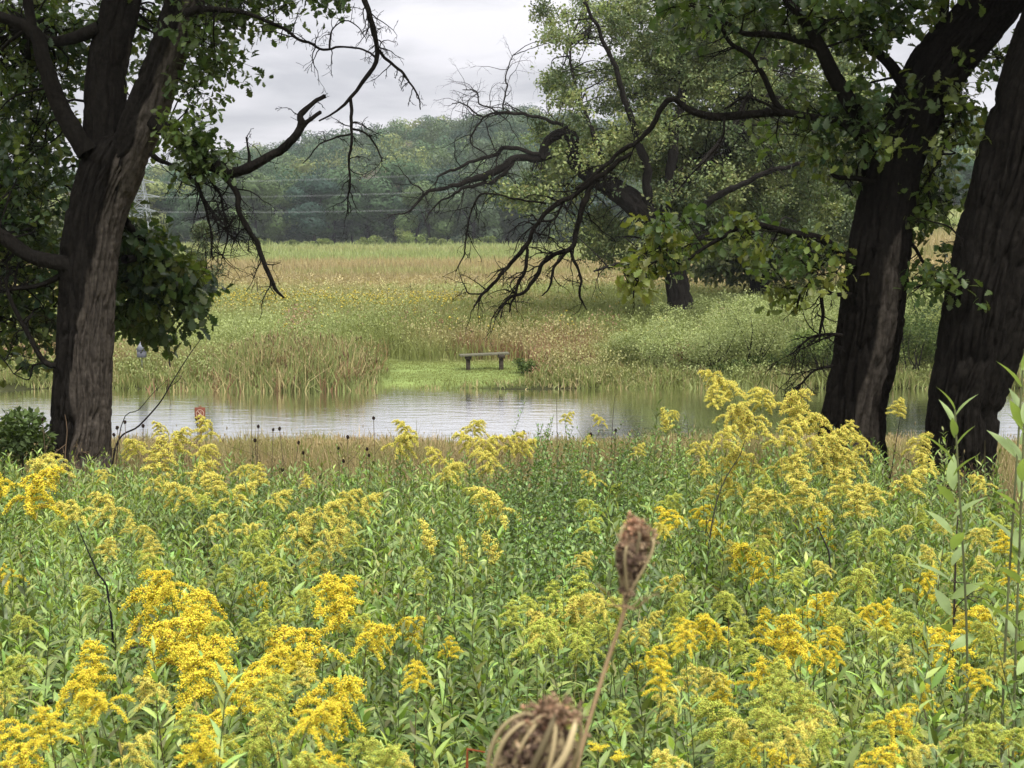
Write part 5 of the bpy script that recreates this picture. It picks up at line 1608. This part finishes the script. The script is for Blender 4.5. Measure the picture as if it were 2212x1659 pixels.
# ------------------------------------------------------------------ small sign by the near shore
M_paint = solid_mat('sign_paint', rough=.6, spec=.3)
DS = 29.0
cs_ = P(432, 893, DS)
gz_ = float(ground(cs_[0], DS))
sg = thing('warning_sign', (cs_[0], DS, gz_), 'small square red-brown sign with a white barred symbol on a post at the near shore', 'sign')
m = MB()
box(m, (0, 0, 0), (.21, .012, .24), (.20, .065, .04), bev=.004)
o = m.build('board', M_paint, sg); o.location = (0, 0, cs_[2] - gz_)
m = MB()
rr_ = .082
for k in range(40):
    a0, a1 = k * math.pi / 20, (k + 1) * math.pi / 20
    m.add([(math.cos(a0) * rr_, 0, math.sin(a0) * rr_), (math.cos(a1) * rr_, 0, math.sin(a1) * rr_), (math.cos(a1) * (rr_ - .014), 0, math.sin(a1) * (rr_ - .014)), (math.cos(a0) * (rr_ - .014), 0, math.sin(a0) * (rr_ - .014))], [[0, 1, 2, 3]], (.50, .36, .30))
m.add([(-.062, 0, .05), (-.05, 0, .062), (.062, 0, -.05), (.05, 0, -.062)], [[0, 1, 2, 3]], (.50, .36, .30))
m.add([(-.05, -.001, -.03), (-.01, -.001, -.03), (.03, -.001, .0), (.022, -.001, .012), (-.02, -.001, -.01)], [[0, 1, 2, 3, 4]], (.50, .36, .30))
m.add([(.02 + .012 * math.cos(q * .785), -.001, .03 + .012 * math.sin(q * .785)) for q in range(8)], [list(range(8))], (.50, .36, .30))
o = m.build('symbol', M_paint, sg); o.location = (0, -.0085, cs_[2] - gz_)
m = MB()
box(m, (0, .035, (cs_[2] - gz_ + .15) / 2), (.05, .05, cs_[2] - gz_ + .15), (.16, .10, .055), bev=.004)
m.build('post', M_wood, sg)

# grey nest box on a thin pole across the pond
DN = 45.0
cn = P(306, 757, DN); gz_ = float(ground(cn[0], DN)); zc = cn[2] - gz_
nb_o = thing('nest_box', (cn[0], DN, gz_), 'grey pointed nest box on a thin pole across the pond beside the forked oak', 'bird box')
m = MB()
box(m, (0, 0, 0), (.25, .2, .22), (.12, .125, .15), bev=.008)
m.build('box', M_paint, nb_o).location = (0, 0, zc - .1)
m = MB()
m.add([(-.15, -.13, 0), (.15, -.13, 0), (.15, .13, 0), (-.15, .13, 0), (-.02, -.02, .27), (.02, -.02, .27), (.02, .02, .27), (-.02, .02, .27)],
      [[0, 1, 5, 4], [1, 2, 6, 5], [2, 3, 7, 6], [3, 0, 4, 7], [4, 5, 6, 7], [3, 2, 1, 0]], (.17, .18, .215))
m.build('roof', M_paint, nb_o).location = (0, 0, zc + .012)
m = MB()
m.add([(.028 * math.cos(q * .5236), 0, .028 * math.sin(q * .5236)) for q in range(12)], [list(range(12))], (.02, .02, .02))
m.build('entrance_hole', M_paint, nb_o).location = (0, -.103, zc - .06)
m = MB()
tube(m, [(0, 0, 0), (0, 0, zc - .2)], [.014, .014], 8, step=.3, col=(.22, .23, .25))
m.build('pole', M_paint, nb_o)

# ------------------------------------------------------------------ power line in front of the hill
M_steel = solid_mat('galvanised_steel', rough=.5, spec=.5)


def pylon(px, D, ytop, label):
    b = P(px, 530, D); b[2] = float(ground(b[0], b[1]))
    h = float(P(px, ytop, D)[2] - b[2])
    root = thing('power_pylon', tuple(b), label, 'pylon', 'lattice pylons of the power line')
    m = MB()
    cc = (.24, .26, .28)
    lv = np.linspace(0, 1, 9)
    wdt = lambda t: 2.3 * (1 - t) + .45
    c4 = [(-1, -1), (1, -1), (1, 1), (-1, 1)]
    for a0, a1 in zip(lv[:-1], lv[1:]):
        for q in range(4):
            p0 = np.array([c4[q][0] * wdt(a0), c4[q][1] * wdt(a0), a0 * h]); p1 = np.array([c4[q][0] * wdt(a1), c4[q][1] * wdt(a1), a1 * h])
            n0 = np.array([c4[(q + 1) % 4][0] * wdt(a0), c4[(q + 1) % 4][1] * wdt(a0), a0 * h]); n1 = np.array([c4[(q + 1) % 4][0] * wdt(a1), c4[(q + 1) % 4][1] * wdt(a1), a1 * h])
            prisms(m, [p0, p0, n0, p1], [p1, n1, p1, n1], [.1, .06, .06, .06], [.1, .06, .06, .06], cc, k=4)
    m.build('tower', M_steel, root)
    m = MB()
    arms = []
    for z_, L_ in ((h * .86, 3.2), (h * .66, 4.2), (h * .46, 3.4)):
        prisms(m, [(-L_, 0, z_), (-L_, 0, z_), (L_, 0, z_)], [(L_, 0, z_), (0, 0, z_ + .8), (0, 0, z_ + .8)], .09, .09, cc, k=4)
        arms += [(b[0], b[1] - .6, b[2] + z_), (b[0] + .3, b[1] + .8, b[2] + z_ - .15)]
    m.build('crossarms', M_steel, root)
    return arms, root


A1, r1 = pylon(305, 318, 372, 'pale lattice pylon beside the forked oak trunk, in front of the wooded hill')
A2, r2 = pylon(1560, 322, 300, 'lattice pylon behind the crown of the bent oak')
for k, (p0, p1) in enumerate(zip(A1, A2)):
    m = MB()
    t = np.linspace(0, 1, 60)[:, None]
    q = np.array(p0) * (1 - t) + np.array(p1) * t
    q[:, 2] -= 4 * 1.4 * (t * (1 - t))[:, 0]
    prisms(m, q[:-1], q[1:], .013, .013, (.30, .32, .34), k=4)
    tag(m.build('power_cable', M_steel, loc=q[0]), '%s power cable strung across the front of the wooded hill' % ['topmost', 'second highest', 'third highest', 'fourth highest', 'fifth highest', 'lowest'][k], 'cable', 'cables of the power line')

# ------------------------------------------------------------------ haze
HAZE = True
if HAZE:
    m_, n_, l_ = new_mat('haze_air')
    out = n_.new('ShaderNodeOutputMaterial')
    pv = n_.new('ShaderNodeVolumePrincipled')
    pv.inputs['Color'].default_value = (.86, .90, .97, 1)
    pv.inputs['Density'].default_value = .00018
    pv.inputs['Anisotropy'].default_value = 0
    l_.new(pv.outputs[0], out.inputs['Volume'])
    hz = MB()
    x0, x1, y0, y1, z0, z1 = -1600, 1600, -70, 2700, -14, 85
    V = [(x0, y0, z0), (x1, y0, z0), (x1, y1, z0), (x0, y1, z0), (x0, y0, z1), (x1, y0, z1), (x1, y1, z1), (x0, y1, z1)]
    hz.add(V, [[3, 2, 1, 0], [4, 5, 6, 7], [0, 1, 5, 4], [1, 2, 6, 5], [2, 3, 7, 6], [3, 0, 4, 7]])
    tag(hz.build('haze', m_), kind='stuff', label='faint bluish air over the meadow and hill')
